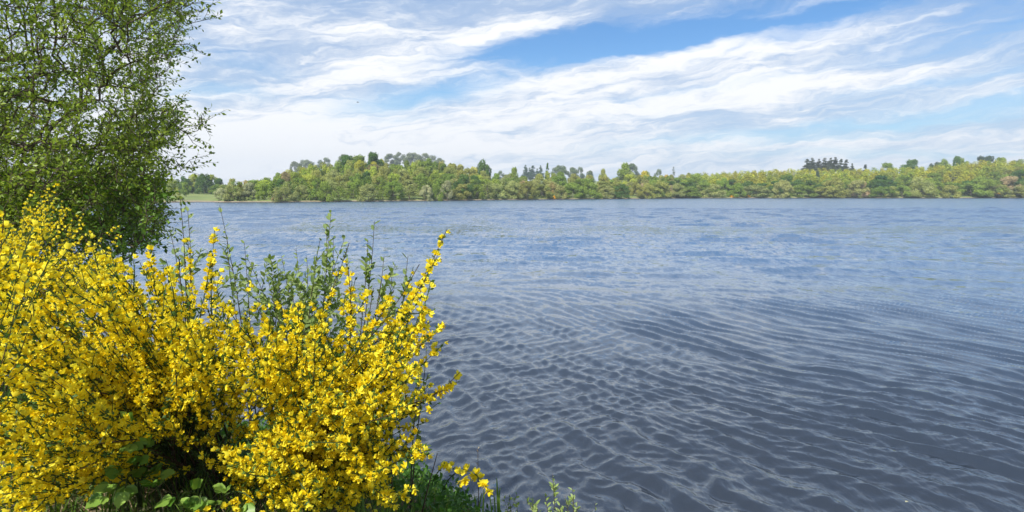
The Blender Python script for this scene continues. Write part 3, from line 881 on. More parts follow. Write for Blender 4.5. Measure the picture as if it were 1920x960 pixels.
def broom(label, root, tips, fsize, nside, sidelen, spacing, group, nindiv=300, stemr=.0045, spread=.16, leafn=15, bare=.5, mainstart=.5):
    """Scotch broom: whippy stems from one root, flowers on the outer shoots"""
    gz = float(ground_z(root[0], root[1]))
    e = empty('broom_bush', (root[0], root[1], gz), label, 'broom bush', group)
    base = np.array((root[0], root[1], gz))
    tw = Acc(); fp, fa, fu = [], [], []; lp, ld = [], []
    for tip in tips:
        lone = isinstance(tip, tuple)
        tip = np.asarray(tip[0] if lone else tip)
        a = rng.random() * 6.28; rr = spread * rng.random() ** .5
        p0 = base + np.array((math.cos(a) * rr, math.sin(a) * rr, -.05)); p0[2] = float(ground_z(p0[0], p0[1])) - .04
        d = tip - p0; L = np.linalg.norm(d)
        hd = np.array((d[0], d[1], 0))
        p1 = p0 + np.array((0, 0, .40 * L)) + hd * .12 + rng.normal(size=3) * .03 * L
        p2 = tip - nrm(d + np.array((0, 0, -.10 * L)) * .5) * .35 * L + rng.normal(size=3) * .03 * L
        c = bez(p0, p1, p2, tip, 14)
        rad = stemr * L ** .5 * (1 - .80 * np.linspace(0, 1, 14)) * rng.uniform(.7, 1.25)
        V, Fq = tube(c, np.maximum(rad, .0012), 5)
        part('stem', V, [Fq], M_bwood if rng.random() < bare else M_bstem, e, True)
        segs = [(c, mainstart)]
        for k in range(nside - 2 if lone else nside):
            t = rng.uniform(.42, .97); i = t * 13; i0 = int(i); s0 = c[i0] + (c[min(i0 + 1, 13)] - c[i0]) * (i - i0)
            tan = nrm(c[min(i0 + 1, 13)] - c[max(i0 - 1, 0)])
            dd = nrm(tan + .48 * rng.normal(size=3) + np.array((0, 0, .18)))
            l = sidelen * rng.uniform(.5, 1.25) * (1.2 - .4 * t) * (1 if not lone else (1.2 - t))
            q1 = s0 + dd * l * .4; q3 = s0 + nrm(dd + .45 * tan + np.array((0, 0, .12))) * l
            sc = bez(s0, q1, (q1 + q3) / 2 + rng.normal(size=3) * .01, q3, 6)
            V, Fq = tube(sc, np.linspace(.0022, .0011, 6) * (fsize / .024), 3); tw.add(V, Fq)
            segs.append((sc, .12))
        for sc, st in segs:
            ll = np.linalg.norm(np.diff(sc, axis=0), axis=1).sum()
            m = max(2, int(ll * (1 - st) / spacing))
            ts = np.linspace(st, .985, m) + rng.normal(size=m) * .01
            ph_ = rng.random() * 6.28
            ts = ts[rng.random(m) < (.70 + .40 * np.sin(ts * rng.uniform(5, 14) + ph_))]
            if rng.random() < .10: ts = ts[:2]
            den = len(sc) - 1
            for t in ts:
                t = min(max(t, 0), .999); i = int(t * den); pnt = sc[i] + (sc[i + 1] - sc[i]) * (t * den - i)
                tan = nrm(sc[i + 1] - sc[i])
                for rep in range(1 if rng.random() < .62 else 2):
                    o = nrm(np.cross(tan, rng.normal(size=3)))
                    fp.append(pnt); fa.append(nrm(o + .45 * tan + np.array((0, 0, -.05)))); fu.append(nrm(tan + np.array((0, 0, .8))))
            for t in rng.uniform(.05, 1, int(leafn * ll / .2)):
                i = min(int(t * den), den - 1); pnt = sc[i] + (sc[i + 1] - sc[i]) * (t * den - i)
                lp.append(pnt); ld.append(nrm(rng.normal(size=3) + nrm(sc[i + 1] - sc[i])))
    V, Fs, T = tw.get()
    part('shoots', V, Fs, M_bstem, e, False, kind='stuff')
    fp = np.array(fp); fa = np.array(fa); fu = np.array(fu)
    n = len(fp)
    M = frames(fa, fu)
    siz = fsize * rng.uniform(.72, 1.18, n)
    var = rng.integers(0, 3, n)
    bud = rng.random(n) < .07
    pxx, pyy, dep = project(fp + fa * fsize * .5)
    vis = (pxx > 0) & (pxx < 1920) & (pyy > 0) & (pyy < 960) & ~bud
    # the flowers nearest the viewer in each small window of directions are the ones seen: those become parts
    cell = (pxx // 13).astype(int) * 100000 + (pyy // 13).astype(int)
    order = np.argsort(dep); seen = set(); idx = []
    for i in order:
        if not vis[i] or cell[i] in seen: continue
        seen.add(cell[i]); idx.append(i)
    idx = sorted(idx, key=lambda i: -siz[i] / dep[i])[:nindiv]
    ind = np.zeros(n, bool); ind[idx] = True
    for i in idx:
        place('flower', M_flow_mesh[var[i]], e, fp[i], M[i], siz[i])
    AA = Acc()
    for v in range(3):
        mk = (var == v) & ~ind & ~bud
        V0, F0, T0 = FT[v]
        V, Fs = scatter(V0, F0, fp[mk], M[mk], siz[mk])
        AA.add(V, Fs, np.clip(np.tile(T0, mk.sum()) + np.repeat(rng.uniform(-.3, .3, mk.sum()), len(T0)), 0, 1))
    V, Fs = scatter(BUD[0], BUD[1], fp[bud], M[bud], siz[bud]); AA.add(V, Fs, .8)
    V, Fs, T = AA.get()
    part('flowers', V, Fs, M_flower, e, True, T, kind='stuff')
    lp = np.array(lp); ld = np.array(ld); m = len(lp)
    V, Fs = scatter(LV4, LF4, lp, frames(ld, runit(m)), rng.uniform(.008, .017, m) * (fsize / .022))
    part('leaflets', V, Fs, M_bleaf, e, False, np.repeat(rng.random(m), 4), kind='stuff')
    return e, n


def sample_tips(poly, n, y0, y1, lowbias=0.0):
    poly = np.array(poly, float); out_ = []
    lo, hi = poly.min(0), poly.max(0)
    while len(out_) < n:
        x, y = rng.uniform(lo[0], hi[0]), rng.uniform(lo[1], hi[1])
        if not inpoly(x, y, poly): continue
        k = (y - lo[1]) / (hi[1] - lo[1])
        Y = rng.uniform(y0, y1) - lowbias * k
        p_ = P(x, y, Y)
        gz = float(ground_z(p_[0], p_[1])) + .05
        if p_[2] < gz: p_[2] = gz + rng.uniform(0, .1)
        out_.append(p_)
    return out_


def root_at(x, y):
    """point on the bank that the photograph shows at pixel x, y"""
    lo_, hi_ = 1.0, 30.0
    for Y in np.linspace(.8, 12, 2000):
        p_ = P(x, y, Y)
        if p_[2] <= float(ground_z(p_[0], p_[1])): return p_
    return P(x, y, 5)


# --- broom: centre-left bush
polyA = [(-80, 560), (0, 560), (60, 550), (120, 520), (200, 500), (280, 490), (330, 515), (380, 500), (440, 560), (500, 620), (540, 660), (520, 760), (470, 800), (300, 800), (200, 800), (90, 860), (-80, 940)]
rA = root_at(375, 905)
tipsA = sample_tips(polyA, 96, 1.9, 2.9, .25)
tipsA += sample_tips([(60, 480), (330, 500), (330, 600), (60, 600)], 20, 2.2, 2.9)
tipsA += sample_tips([(-60, 700), (190, 700), (200, 850), (160, 930), (-60, 950)], 22, 1.7, 2.2)
tipsA += [(q_, 1) for q_ in [P(402, 432, 2.5), P(395, 490, 2.5), P(335, 480, 2.3), P(262, 492, 2.4), P(352, 450, 2.6), P(130, 500, 2.2), P(185, 480, 2.6), P(232, 505, 2.7), P(300, 520, 2.4)]]
tipsA += [P(x, y, Y) for x, y, Y in [(10, 720, 1.75), (-40, 640, 1.7), (60, 640, 1.9), (15, 590, 1.9), (-30, 850, 1.8), (80, 900, 1.9), (110, 940, 2.0), (30, 930, 1.8), (180, 905, 2.1)]]
broom('large yellow broom bush filling the lower left, stems fanning from a dark base', rA, tipsA, .0262, 8, .22, .0185, 'flowering broom bushes on the near bank')
# --- broom: right bush
polyB = [(430, 640), (440, 590), (480, 580), (530, 570), (575, 610), (600, 660), (625, 610), (655, 530), (700, 560), (730, 520), (790, 490), (800, 560), (830, 610), (800, 660), (790, 700), (830, 720), (800, 760),
         (770, 800), (795, 850), (750, 880), (760, 930), (680, 950), (560, 960), (430, 950), (400, 860), (440, 760)]
rB = root_at(585, 935)
tipsB = sample_tips(polyB, 105, 1.75, 2.6, .15)
tipsB += sample_tips([(430, 800), (780, 760), (800, 850), (760, 930), (700, 955), (430, 965)], 34, 1.7, 2.1)
tipsB += [(q_, 1) for q_ in [P(838, 430, 2.2), P(820, 480, 2.2), P(800, 520, 2.2), P(655, 455, 2.25), P(652, 500, 2.2), P(667, 520, 2.3), P(828, 605, 2.2), P(862, 698, 2.1), P(858, 716, 2.1), P(480, 575, 2.0),
          P(590, 585, 2.1), P(524, 565, 2.1), P(775, 500, 2.4), P(700, 540, 2.2), P(800, 835, 2.0), P(770, 930, 2.1), P(740, 945, 2.0), P(835, 640, 2.3), P(560, 570, 2.0), P(495, 610, 1.9)]]
broom('tall yellow broom bush right of centre leaning over the water', rB, tipsB, .0262, 8, .19, .0185, 'flowering broom bushes on the near bank')
# --- broom: far left, small looking flowers
polyC = [(-60, 400), (20, 420), (80, 385), (150, 375), (160, 440), (220, 480), (200, 540), (140, 560), (60, 540), (-60, 560)]
rC = root_at(70, 640)
tipsC = sample_tips(polyC, 105, 3.7, 4.7)
broom('further broom bush at the left with tiny looking flowers, in front of the green thicket', (rC[0], 4.2), tipsC, .0225, 8, .32, .024, 'flowering broom bushes on the near bank', leafn=8, spread=.3)
# --- near spray at the left edge, close to the lens
polyD = [(-60, 400), (20, 400), (110, 470), (120, 560), (60, 600), (-60, 640)]
tipsD = [P(8, 392, 1.6), P(15, 440, 1.55), P(45, 470, 1.5), P(90, 490, 1.7), P(100, 475, 1.8), P(-10, 470, 1.6), P(30, 570, 1.5), P(60, 590, 1.7), P(70, 450, 1.9), P(-40, 520, 1.5)]
broom('loose broom spray closest to the viewer at the left edge', (-1.8, 1.75), tipsD, .025, 3, .16, .021, 'flowering broom bushes on the near bank', leafn=8, stemr=.0028)
# --- small sprays low at the right of the bushes
def spray(label, root, tip, nf, fs, arch=.1):
    e = empty('broom_spray', root, label, 'broom spray')
    root, tip = np.array(root, float), np.array(tip, float)
    L = np.linalg.norm(tip - root)
    c = bez(root, root + (tip - root) * .3 + np.array((0, 0, arch * L)), root + (tip - root) * .7 + np.array((0, 0, arch * L)), tip, 12)
    V, Fq = tube(c, np.linspace(.003, .0013, 12), 5); part('stem', V, [Fq], M_bstem, e, True)
    for i in range(nf):
        t = rng.uniform(.55, 1.0) * 10.9; k = int(t); pnt = c[k] + (c[k + 1] - c[k]) * (t - k)
        fa = nrm(rng.normal(size=3) + np.array((0, -.8, .1)))
        M = frames(fa[None], np.array((0, 0, 1.))[None])[0]
        place('flower', random.choice(M_flow_mesh), e, pnt, M, fs * rng.uniform(.85, 1.15))
    m = 24; ts = rng.uniform(.1, .9, m) * 11; kk = ts.astype(int)
    V, Fs = scatter(LV4, LF4, c[kk], frames(runit(m), runit(m)), rng.uniform(.010, .02, m)); part('leaflets', V, Fs, M_bleaf, e, False, np.repeat(rng.random(m), 4), kind='stuff')
    return e
r1 = root_at(800, 945)
spray('low orange yellow broom spray reaching right over the water, left of its neighbour', tuple(r1), P(868, 902, 2.1), 16, .032, .12)
spray('lowest broom spray at the water with the rightmost flowers', tuple(r1 + np.array((.06, .03, 0))), P(918, 922, 2.1), 18, .032, .12)

# ------------------------------------------------------------------ branching growth (trees and leafy shrubs)
def grow(points, rootpath, bias=.25):
    """join every point to the nearest existing node, nearest to the root first"""
    nodes = [np.array(p_) for p_ in rootpath]; par = [-1] + list(range(len(rootpath) - 1))
    dist_ = [0.0]
    for i in range(1, len(nodes)): dist_.append(dist_[-1] + np.linalg.norm(nodes[i] - nodes[i - 1]))
    pts = np.array(points)
    c0 = nodes[-1]
    order = np.argsort(np.linalg.norm(pts - c0, axis=1))
    N_ = np.zeros((len(nodes) + 3 * len(pts), 3)); N_[:len(nodes)] = nodes
    Dn = np.zeros(len(N_)); Dn[:len(nodes)] = dist_
    n = len(nodes)
    for k in order:
        p_ = pts[k]
        d = np.linalg.norm(N_[:n] - p_, axis=1)
        cost = d + bias * Dn[:n]
        cost[0] += 99
        j = int(np.argmin(cost))
        L = d[j]
        if L > .15:
            mid = (N_[j] + p_) / 2 + rng.normal(size=3) * .07 * L + np.array((0, 0, .05 * L))
            N_[n] = mid; Dn[n] = Dn[j] + L * .5; par.append(j); j2 = n; n += 1
        else: j2 = j
        N_[n] = p_; Dn[n] = Dn[j] + L; par.append(j2); n += 1
    return N_[:n], np.array(par)


def radii(N_, par, tip, power=2.3):
    n = len(N_); acc = np.zeros(n)
    for i in range(n - 1, 0, -1):
        if acc[i] == 0: acc[i] = tip ** power
        acc[par[i]] += acc[i]
    return acc ** (1 / power)


def edge_tubes(N_, par, r, sel, sides):
    A = Acc(); idx = np.nonzero(sel)[0]
    if not len(idx): return None
    a = N_[par[idx]]; b = N_[idx]
    ra = np.minimum(r[par[idx]], r[idx] * 1.35); rb = r[idx]
    t = nrm(b - a); ref = np.where(np.abs(t[:, 2:3]) < .9, np.array((0, 0, 1.))[None], np.array((1., 0, 0))[None])
    x = nrm(np.cross(t, ref)); y = np.cross(t, x)
    an = np.arange(sides) * 2 * math.pi / sides
    ring = np.cos(an)[None, :, None] * x[:, None] + np.sin(an)[None, :, None] * y[:, None]
    ext = t * (rb * .5)[:, None]
    V = np.concatenate([a[:, None] - ext[:, None] + ring * ra[:, None, None], b[:, None] + ext[:, None] + ring * rb[:, None, None]], 1)
    k = np.arange(len(idx))[:, None] * 2 * sides; j = np.arange(sides)[None]; jn = (j + 1) % sides
    Fq = np.stack([k + j, k + jn, k + sides + jn, k + sides + j], -1).reshape(-1, 4)
    return V.reshape(-1, 3), Fq


# --- the willow at the left edge
TE_Y = np.array([-700, -300, 0, 30, 60, 100, 130, 165, 200, 225, 260, 290, 310, 330, 350, 380, 410, 440, 470, 520])
TE_X = np.array([250, 330, 372, 365, 345, 350, 322, 318, 330, 345, 338, 322, 325, 318, 305, 300, 318, 312, 290, 250], float)
tp = []
while len(tp) < 3700:
    y = rng.uniform(-420, 455) if len(tp) < 3000 else rng.uniform(230, 455); x = rng.uniform(-900, 400)
    Y = rng.uniform(4.6, 8.2)
    edge = np.interp(y, TE_Y, TE_X) + rng.normal() * 10 - 14
    if x > edge: continue
    if x < -150 and rng.random() < .72: continue
    if y < -60 and rng.random() < .5: continue
    if 170 < y < 270 and 40 < x < 250 and rng.random() < .45: continue
    p_ = P(x, y, Y)
    ctr = np.array((-6.0, 6.4, 4.6)); q_ = (p_ - ctr) / np.array((4.2, 2.9, 4.4))
    if (q_ ** 2).sum() > 1.05: continue
    if (q_ ** 2).sum() < rng.uniform(.05, .75): continue
    cl_ = math.sin(p_[0] * 3.1 + p_[2] * 1.9) + math.sin(p_[1] * 2.7 - p_[2] * 2.9 + 1) + math.sin(p_[0] * 2.3 + p_[1] * 3.3 + p_[2] * 4.1)
    if cl_ < -.3 and rng.random() < .62: continue
    tp.append(p_)
for (x, y, Y) in [(381, 38, 5.6), (372, 95, 5.8), (352, 82, 5.8), (378, 216, 5.6), (371, 245, 5.7), (362, 268, 5.7), (380, 232, 5.5), (355, 300, 5.6), (362, 312, 5.6), (340, 318, 5.6), (383, 5, 5.8), (352, 45, 5.6),
                  (345, 225, 5.7), (350, 250, 5.7), (330, 300, 5.7), (320, 318, 5.7)]:
    tp.append(P(x, y, Y))
troot = np.array((-6.6, 6.7, float(ground_z(-6.6, 6.7)) - .2))
tpath = [troot, troot + (0.05, 0, .9), troot + (.15, -.05, 1.8), troot + (.25, -.1, 2.6)]
TN, TP = grow(tp, tpath, .30)
TR = radii(TN, TP, .0026, 2.55)
TR = TR * (.16 / TR[1]) ** .0
tree = empty('willow_tree', troot, 'large leafy willow overhanging from the left edge, branches against the sky', 'tree')
m1 = TR > .16 * TR[1]; m1[0] = False
V, Fq = edge_tubes(TN, TP, TR, m1 & (TR > .6 * TR[1]), 10); part('trunk', V, [Fq], M_bark, tree, True)
# limbs: separate connected runs of thick edges
lab = -np.ones(len(TN), int); nl = 0
mid = m1 & (TR <= .6 * TR[1])
for i in range(1, len(TN)):
    if mid[i]:
        pa = TP[i]
        lab[i] = lab[pa] if lab[pa] >= 0 else nl
        if lab[pa] < 0: nl += 1
for l in range(nl):
    V, Fq = edge_tubes(TN, TP, TR, lab == l, 7); part('branch', V, [Fq], M_bark, tree, True)
for (a_, b_, c_) in [((-240, 190, 6.5), (-60, 130, 6.1), (78, 96, 5.9)), ((-240, 190, 6.5), (-60, 150, 6.4), (84, 138, 6.2)), ((-240, 190, 6.5), (-120, 60, 6.2), (40, -60, 6.0)), ((-60, 150, 6.4), (60, 185, 6.2), (150, 205, 6.0))]:
    q0, q1, q2 = P(*a_), P(*b_), P(*c_)
    cc = bez(q0, q0 + (q1 - q0) * .7, q1 + (q2 - q1) * .3, q2, 12) + np.cumsum(rng.normal(size=(12, 3)) * .008, 0)
    V, Fq = tube(cc, np.linspace(.05, .012, 12), 8); part('branch', V, [Fq], M_bark, tree, True)
sel = ~m1; sel[0] = False
V, Fq = edge_tubes(TN, TP, TR, sel, 4); part('twigs', V, [Fq], M_twig, tree, False, kind='stuff')


def leafy_twigs(N_, par, r, rmax, per, L, droop, lmat, parent, leaf, name='leaves', tl=None, twmat=M_twig, dens=1.0, gravity=0.0, LT=(LV4, LF4)):
    """short side twigs on thin edges, with alternate leaves"""
    idx = np.nonzero((r < rmax) & (par >= 0))[0]
    P0, D0 = [], []
    tw = Acc(); lp, ld, ln, lt = [], [], [], []
    for i in idx:
        a, b = N_[par[i]], N_[i]; base_d = nrm(b - a); el_ = np.linalg.norm(b - a)
        m = rng.poisson(per * el_ * dens) + 1
        for k in range(m):
            t = rng.random() if k else 1.0
            s = a + (b - a) * t
            d = nrm(base_d * .7 + rng.normal(size=3) * .65 + np.array((0, 0, .25 - droop)))
            l = L * rng.uniform(.5, 1.3)
            e_ = s + d * l + np.array((0, 0, -gravity * l))
            V, Fq = tube(np.array([s, e_]), np.array((.0022, .0010)), 3); tw.add(V, Fq)
            q_ = max(3, int(l / (leaf * .62)))
            tint0 = rng.random()
            for z_ in range(q_):
                tt_ = (z_ + 1) / q_
                lp.append(s + (e_ - s) * tt_); side = nrm(np.cross(d, rng.normal(size=3)))
                ld.append(nrm(d * .7 + side)); ln.append(nrm(np.array((0, 0, .9)) + rng.normal(size=3) * .6)); lt.append(np.clip(tint0 * .6 + .4 * rng.random(), 0, 1))
    lp, ld, ln, lt = map(np.array, (lp, ld, ln, lt))
    m = len(lp)
    V, Fs = scatter(LT[0], LT[1], lp, frames(ld, ln), leaf * rng.uniform(.6, 1.2, m))
    part(name, V, Fs, lmat, parent, False, np.repeat(lt, len(LT[0])), kind='stuff')
    V, Fs, T = tw.get(); part('twig_tips', V, Fs, twmat, parent, False, kind='stuff')
    return m


nlt = leafy_twigs(TN, TP, TR, .009, 21.0, .18, .05, M_tleaf, tree, .043)
print('willow leaves', nlt, 'nodes', len(TN), 'trunk r', TR[1])

# --- thicket behind the broom (dark leafy shrub)
tp = []
while len(tp) < 750:
    y = rng.uniform(315, 560); x = rng.uniform(-250, 345); Y = rng.uniform(4.9, 6.4)
    if x > np.interp(y, [315, 340, 370, 400, 430, 460, 500, 560], [230, 300, 318, 300, 308, 285, 230, 190]) + rng.normal() * 7: continue
    if y < 335 + 12 * math.sin(x * .03): continue
    tp.append(P(x, y, Y))
troot = np.array((-3.9, 5.5, float(ground_z(-3.9, 5.5)) - .1))
N2, P2 = grow(tp, [troot, troot + (0, 0, .25), troot + (0, 0, .5)], .15)
R2 = radii(N2, P2, .0028, 2.5)
th = empty('thicket_shrub', troot, 'dense dark green shrub under the willow, behind the small flowered broom', 'shrub')
V, Fq = edge_tubes(N2, P2, R2, np.arange(len(N2)) > 0, 5); part('branches', V, [Fq], M_twig, th, True)
print('thicket leaves', leafy_twigs(N2, P2, R2, .012, 16.0, .15, .1, M_dleaf, th, .055))


# --- leafy saplings / sprigs standing before the water
def sprig(name, label, cat, root, tips, leaf, lmat, nleaf, group=None, stemr=.004, hang=.0, shape=None, sides=2, sidel=.12, wood=None):
    root = np.array(root, float)
    e = empty(name, root, label, cat, group)
    tv = LV * np.array((shape or 1, 1, 1))
    key = (lmat.name, shape)
    if key not in M_leaf_mesh:
        M_leaf_mesh[key] = [mkmesh('leaf', tv, LF, lmat, True, np.full(len(tv), t_)) for t_ in (.05, .3, .55, .8, 1.0)]
    cnt = 0
    for tip in tips:
        tip = np.array(tip, float); d = tip - root; L = np.linalg.norm(d)
        p1 = root + np.array((0, 0, .35 * L)) + .1 * d; p2 = tip - d * .3 + rng.normal(size=3) * .02 * L
        c = bez(root + rng.normal(size=3) * .01, p1, p2, tip, 12)
        V, Fq = tube(c, stemr * (1 - .75 * np.linspace(0, 1, 12)), 5); part('stem', V, [Fq], wood or M_twig, e, True)
        runs = [(c, .35, nleaf)]
        for k in range(sides):
            t = rng.uniform(.45, .9) * 11; i = int(t); s = c[i]; tan = nrm(c[i + 1] - c[i])
            dd = nrm(tan + rng.normal(size=3) * .6); ln_ = sidel * rng.uniform(.5, 1.2)
            sc = bez(s, s + dd * ln_ * .4, s + dd * ln_ * .7 + np.array((0, 0, .02)), s + dd * ln_ + np.array((0, 0, .03)), 6)
            V, Fq = tube(sc, np.linspace(stemr * .4, stemr * .2, 6), 4); part('shoot', V, [Fq], wood or M_twig, e, True)
            runs.append((sc, .15, max(4, int(nleaf * .5))))
        for sc, st, m in runs:
            den = len(sc) - 1
            for k in range(m):
                t = (st + (1 - st) * (k + rng.random()) / m) * den; i = min(int(t), den - 1)
                pnt = sc[i] + (sc[i + 1] - sc[i]) * (t - i); tan = nrm(sc[i + 1] - sc[i])
                o = nrm(np.cross(tan, rng.normal(size=3)))
                dd = nrm(o + .8 * tan - np.array((0, 0, hang)))
                M = frames(dd[None], nrm(np.array((0, -.3, .9)) + rng.normal(size=3) * .5)[None])[0]
                place('leaf', random.choice(M_leaf_mesh[key]), e, pnt, M, leaf * rng.uniform(.55, 1.15) * (1 - .25 * (k / m)))
                cnt += 1
    return e


def rz(x, Y):
    return (x, Y, float(ground_z(x, Y)) - .02)


sprig('sapling', 'thin upright sapling with leaf tufts just right of the willow, before the water', 'sapling', rz(-1.72, 3.3), [P(338, 372, 3.1), P(352, 395, 3.1), P(318, 430, 3.2), P(345, 470, 3.1)], .055, M_sleaf, 22, stemr=.005)
sprig('sapling', 'slim sapling with reddish tips reaching up beside the topmost broom flowers', 'sapling', rz(-1.35, 3.2), [P(412, 385, 3.0), P(425, 440, 3.0), P(458, 455, 3.0), P(388, 470, 3.0)], .045, M_sleaf, 22, stemr=.004)
tipsS = [P(x, y, 3.1 + rng.uniform(-.25, .25)) for x, y in [(612, 425), (600, 450), (555, 465), (575, 480), (520, 492), (500, 515), (480, 530), (625, 445), (635, 500), (545, 520), (590, 520), (462, 480), (610, 545), (570, 560), (528, 480), (620, 590), (600, 620), (640, 640)]]
sprig('willow_shrub', 'open leafy shrub between the two broom bushes with water showing through', 'shrub', rz(-1.05, 3.1), tipsS, .046, M_sleaf, 30, stemr=.004, sides=7, sidel=.22)
sprig('sapling', 'broad leaved sapling behind the tall narrow broom spike', 'sapling', rz(-.72, 2.7), [P(702, 415, 2.6), P(690, 450, 2.6), P(720, 480, 2.6), P(715, 525, 2.6)], .045, M_sleaf, 22, stemr=.004)
sprig('sapling', 'short leafy sapling poking out between the right broom spikes', 'sapling', rz(-.55, 2.75), [P(765, 480, 2.6), P(735, 515, 2.6), P(730, 550, 2.6)], .048, M_sleaf, 18, stemr=.004)
sprig('sapling', 'leafy shoot hanging low at the right flank of the broom', 'sapling', rz(-.45, 2.7), [P(800, 650, 2.6), P(790, 700, 2.6)], .045, M_sleaf, 8, stemr=.004)
# willow sprigs at the bottom of the picture, in front of the water
def drop(x, y, Y): return tuple(P(x, y, Y))
b = P(1045, 1010, 3.1); bz = (b[0], b[1], float(ground_z(b[0], b[1])) - .02)
sprig('willow_sprig', 'tallest pale green willow sprig standing in the dark water at the bottom', 'willow sprig', bz, [P(1036, 888, 3.1), P(1022, 925, 3.1), P(1005, 945, 3.05), P(988, 940, 3.1), P(1050, 945, 3.05)], .040, M_wleaf, 15, shape=.8, sides=2, sidel=.06, stemr=.004)
b = P(1075, 1010, 3.05); bz = (b[0], b[1], float(ground_z(b[0], b[1])) - .02)
sprig('willow_sprig', 'second pale willow sprig, just right of the tallest one', 'willow sprig', bz, [P(1073, 912, 3.05), P(1060, 930, 3.05), P(1082, 945, 3.0), P(1045, 950, 3.0)], .038, M_wleaf, 13, shape=.8, sides=2, sidel=.05, stemr=.004)
b = P(1118, 1010, 3.1); bz = (b[0], b[1], float(ground_z(b[0], b[1])) - .02)
sprig('willow_sprig', 'smallest willow sprig, a single leafy tip at the right', 'willow sprig', bz, [P(1116, 942, 3.1)], .032, M_wleaf, 10, shape=.8, sides=0, stemr=.003)
b = P(968, 1010, 3.1); bz = (b[0], b[1], float(ground_z(b[0], b[1])) - .02)
sprig('bog_plant', 'small green leafy plant left of the willow sprigs', 'plant', bz, [P(955, 928, 3.1), P(967, 940, 3.05), P(945, 935, 3.1)], .026, M_sleaf, 13, shape=1.2, sides=1, sidel=.05, stemr=.003)


# grass blades
def blade_mesh(root, tip, w, bend):
    c = bez(root, root + (tip - root) * .4 + np.array((0, 0, .05)), root + (tip - root) * .8 + bend, tip, 7)
    t = nrm(np.gradient(c, axis=0)); x = nrm(np.cross(t, np.array((.2, 1, .1))))
    ww = w * np.array((.8, 1, 1, .9, .7, .4, .03))[:, None]
    V = np.concatenate([c - x * ww, c + x * ww, c + np.array((0, .0012, .0012)) * 1.0], 0)
    f = []
    for i in range(6): f += [(i, i + 1, 14 + i + 1, 14 + i), (14 + i, 14 + i + 1, 7 + i + 1, 7 + i)]
    return V, np.array(f)
gt = empty('grass_tuft', root_at(905, 975), 'few long green grass blades bending over the water beside the lowest broom spray', 'grass tuft')
for (x0, x1, y1, w) in [(935, 931, 895, .005), (936, 940, 915, .005), (904, 906, 915, .004), (893, 905, 925, .004), (925, 918, 917, .003), (930, 925, 930, .004), (895, 888, 930, .004)]:
    ro = P(x0, 1000, 3.0); V, Fq = blade_mesh(ro, P(x1, y1, 3.0), w, np.array((rng.uniform(-.02, .02), 0, .06)))
    part('blade', V, [Fq], M_grass, gt, True, np.full(len(V), rng.uniform(.3, 1)))
dry = empty('dead_stalk', P(897, 975, 3.1), 'thin dark dead stalk rising from the water behind the lowest broom flowers', 'stalk')
A = Acc(); c = bez(P(897, 975, 3.1), P(898, 930, 3.1), P(896, 880, 3.1), P(896, 843, 3.1), 10)
V, Fq = tube(c, np.linspace(.0028, .0012, 10), 5); part('stem', V, [Fq], M_bwood, dry, True)
m = 14; kk = rng.integers(4, 10, m); V, Fs = scatter(LV4, LF4, c[kk] + rng.normal(size=(m, 3)) * .003, frames(runit(m), runit(m)), rng.uniform(.008, .014, m))
part('seed_heads', V, Fs, M_dry, dry, False, np.repeat(rng.random(m), 4))
st = empty('bare_shoot', P(792, 960, 2.6), 'bare dark shoot with a drooping tip at the right foot of the broom', 'shoot')
c = bez(P(792, 960, 2.6), P(800, 920, 2.6), P(812, 880, 2.6), P(820, 850, 2.6), 10)
V, Fq = tube(c, np.linspace(.0035, .0015, 10), 5); part('stem', V, [Fq], M_bwood, st, True)

# low green cover at the right foot of the bushes and grass at the left
def cover(name, label, cat, n, fx, hmax, leaf, mat, tmpl=(LV4, LF4), up=.5):
    pos_ = np.array(fx(n)); z = ground_z(pos_[:, 0], pos_[:, 1]); ok = z > .02
    pos_, z = pos_[ok], z[ok]; m = len(pos_)
    h = hmax * rng.random(m) ** .8 * (.5 + .5 * np.sin(pos_[:, 0] * 5 + pos_[:, 1] * 4) ** 2)
    pp_ = np.stack([pos_[:, 0], pos_[:, 1], z + h], -1)
    V, Fs = scatter(tmpl[0], tmpl[1], pp_, frames(nrm(rng.normal(size=(m, 3)) + np.array((0, 0, up))), nrm(rng.normal(size=(m, 3)) * .6 + np.array((0, 0, 1)))), leaf * rng.uniform(.5, 1.3, m))
    return tag(link(name, mkmesh(name, V, Fs, mat, False, np.repeat(rng.random(m), len(tmpl[0])))), label, cat, kind='stuff')
M_cleaf = leafmat('ground_cover_leaves', (.03, .10, .012, 1), (.12, .26, .04, 1), False, .45, .35, .35)
cover('ground_cover', 'low bright green leaves covering the bank edge at the foot of the broom', 'ground cover', 9000,
      lambda n: np.stack([rng.uniform(-1.6, .05, n), rng.uniform(2.6, 4.6, n)], -1), .20, .035, M_cleaf)
BL = np.array([(-.035, 0, 0), (.035, 0, 0), (.02, .6, .03), (-.02, .6, .03), (0, 1, .12)])
BF = [np.array([(0, 1, 2), (0, 2, 3), (3, 2, 4)])]
cover('grass', 'green grass and sedge on the bank under the bushes', 'grass', 26000,
      lambda n: np.stack([rng.uniform(-5.5, .2, n), rng.uniform(1.6, 6.4, n)], -1), .01, .12, M_grass, (BL, BF), 2.2)
cover('dry_litter', 'dry straw and dead twigs lying under the broom bushes', 'litter', 6000,
      lambda n: np.stack([rng.uniform(-2.6, -.2, n), rng.uniform(1.8, 4.0, n)], -1), .03, .08, M_dry, (BL, BF), .1)

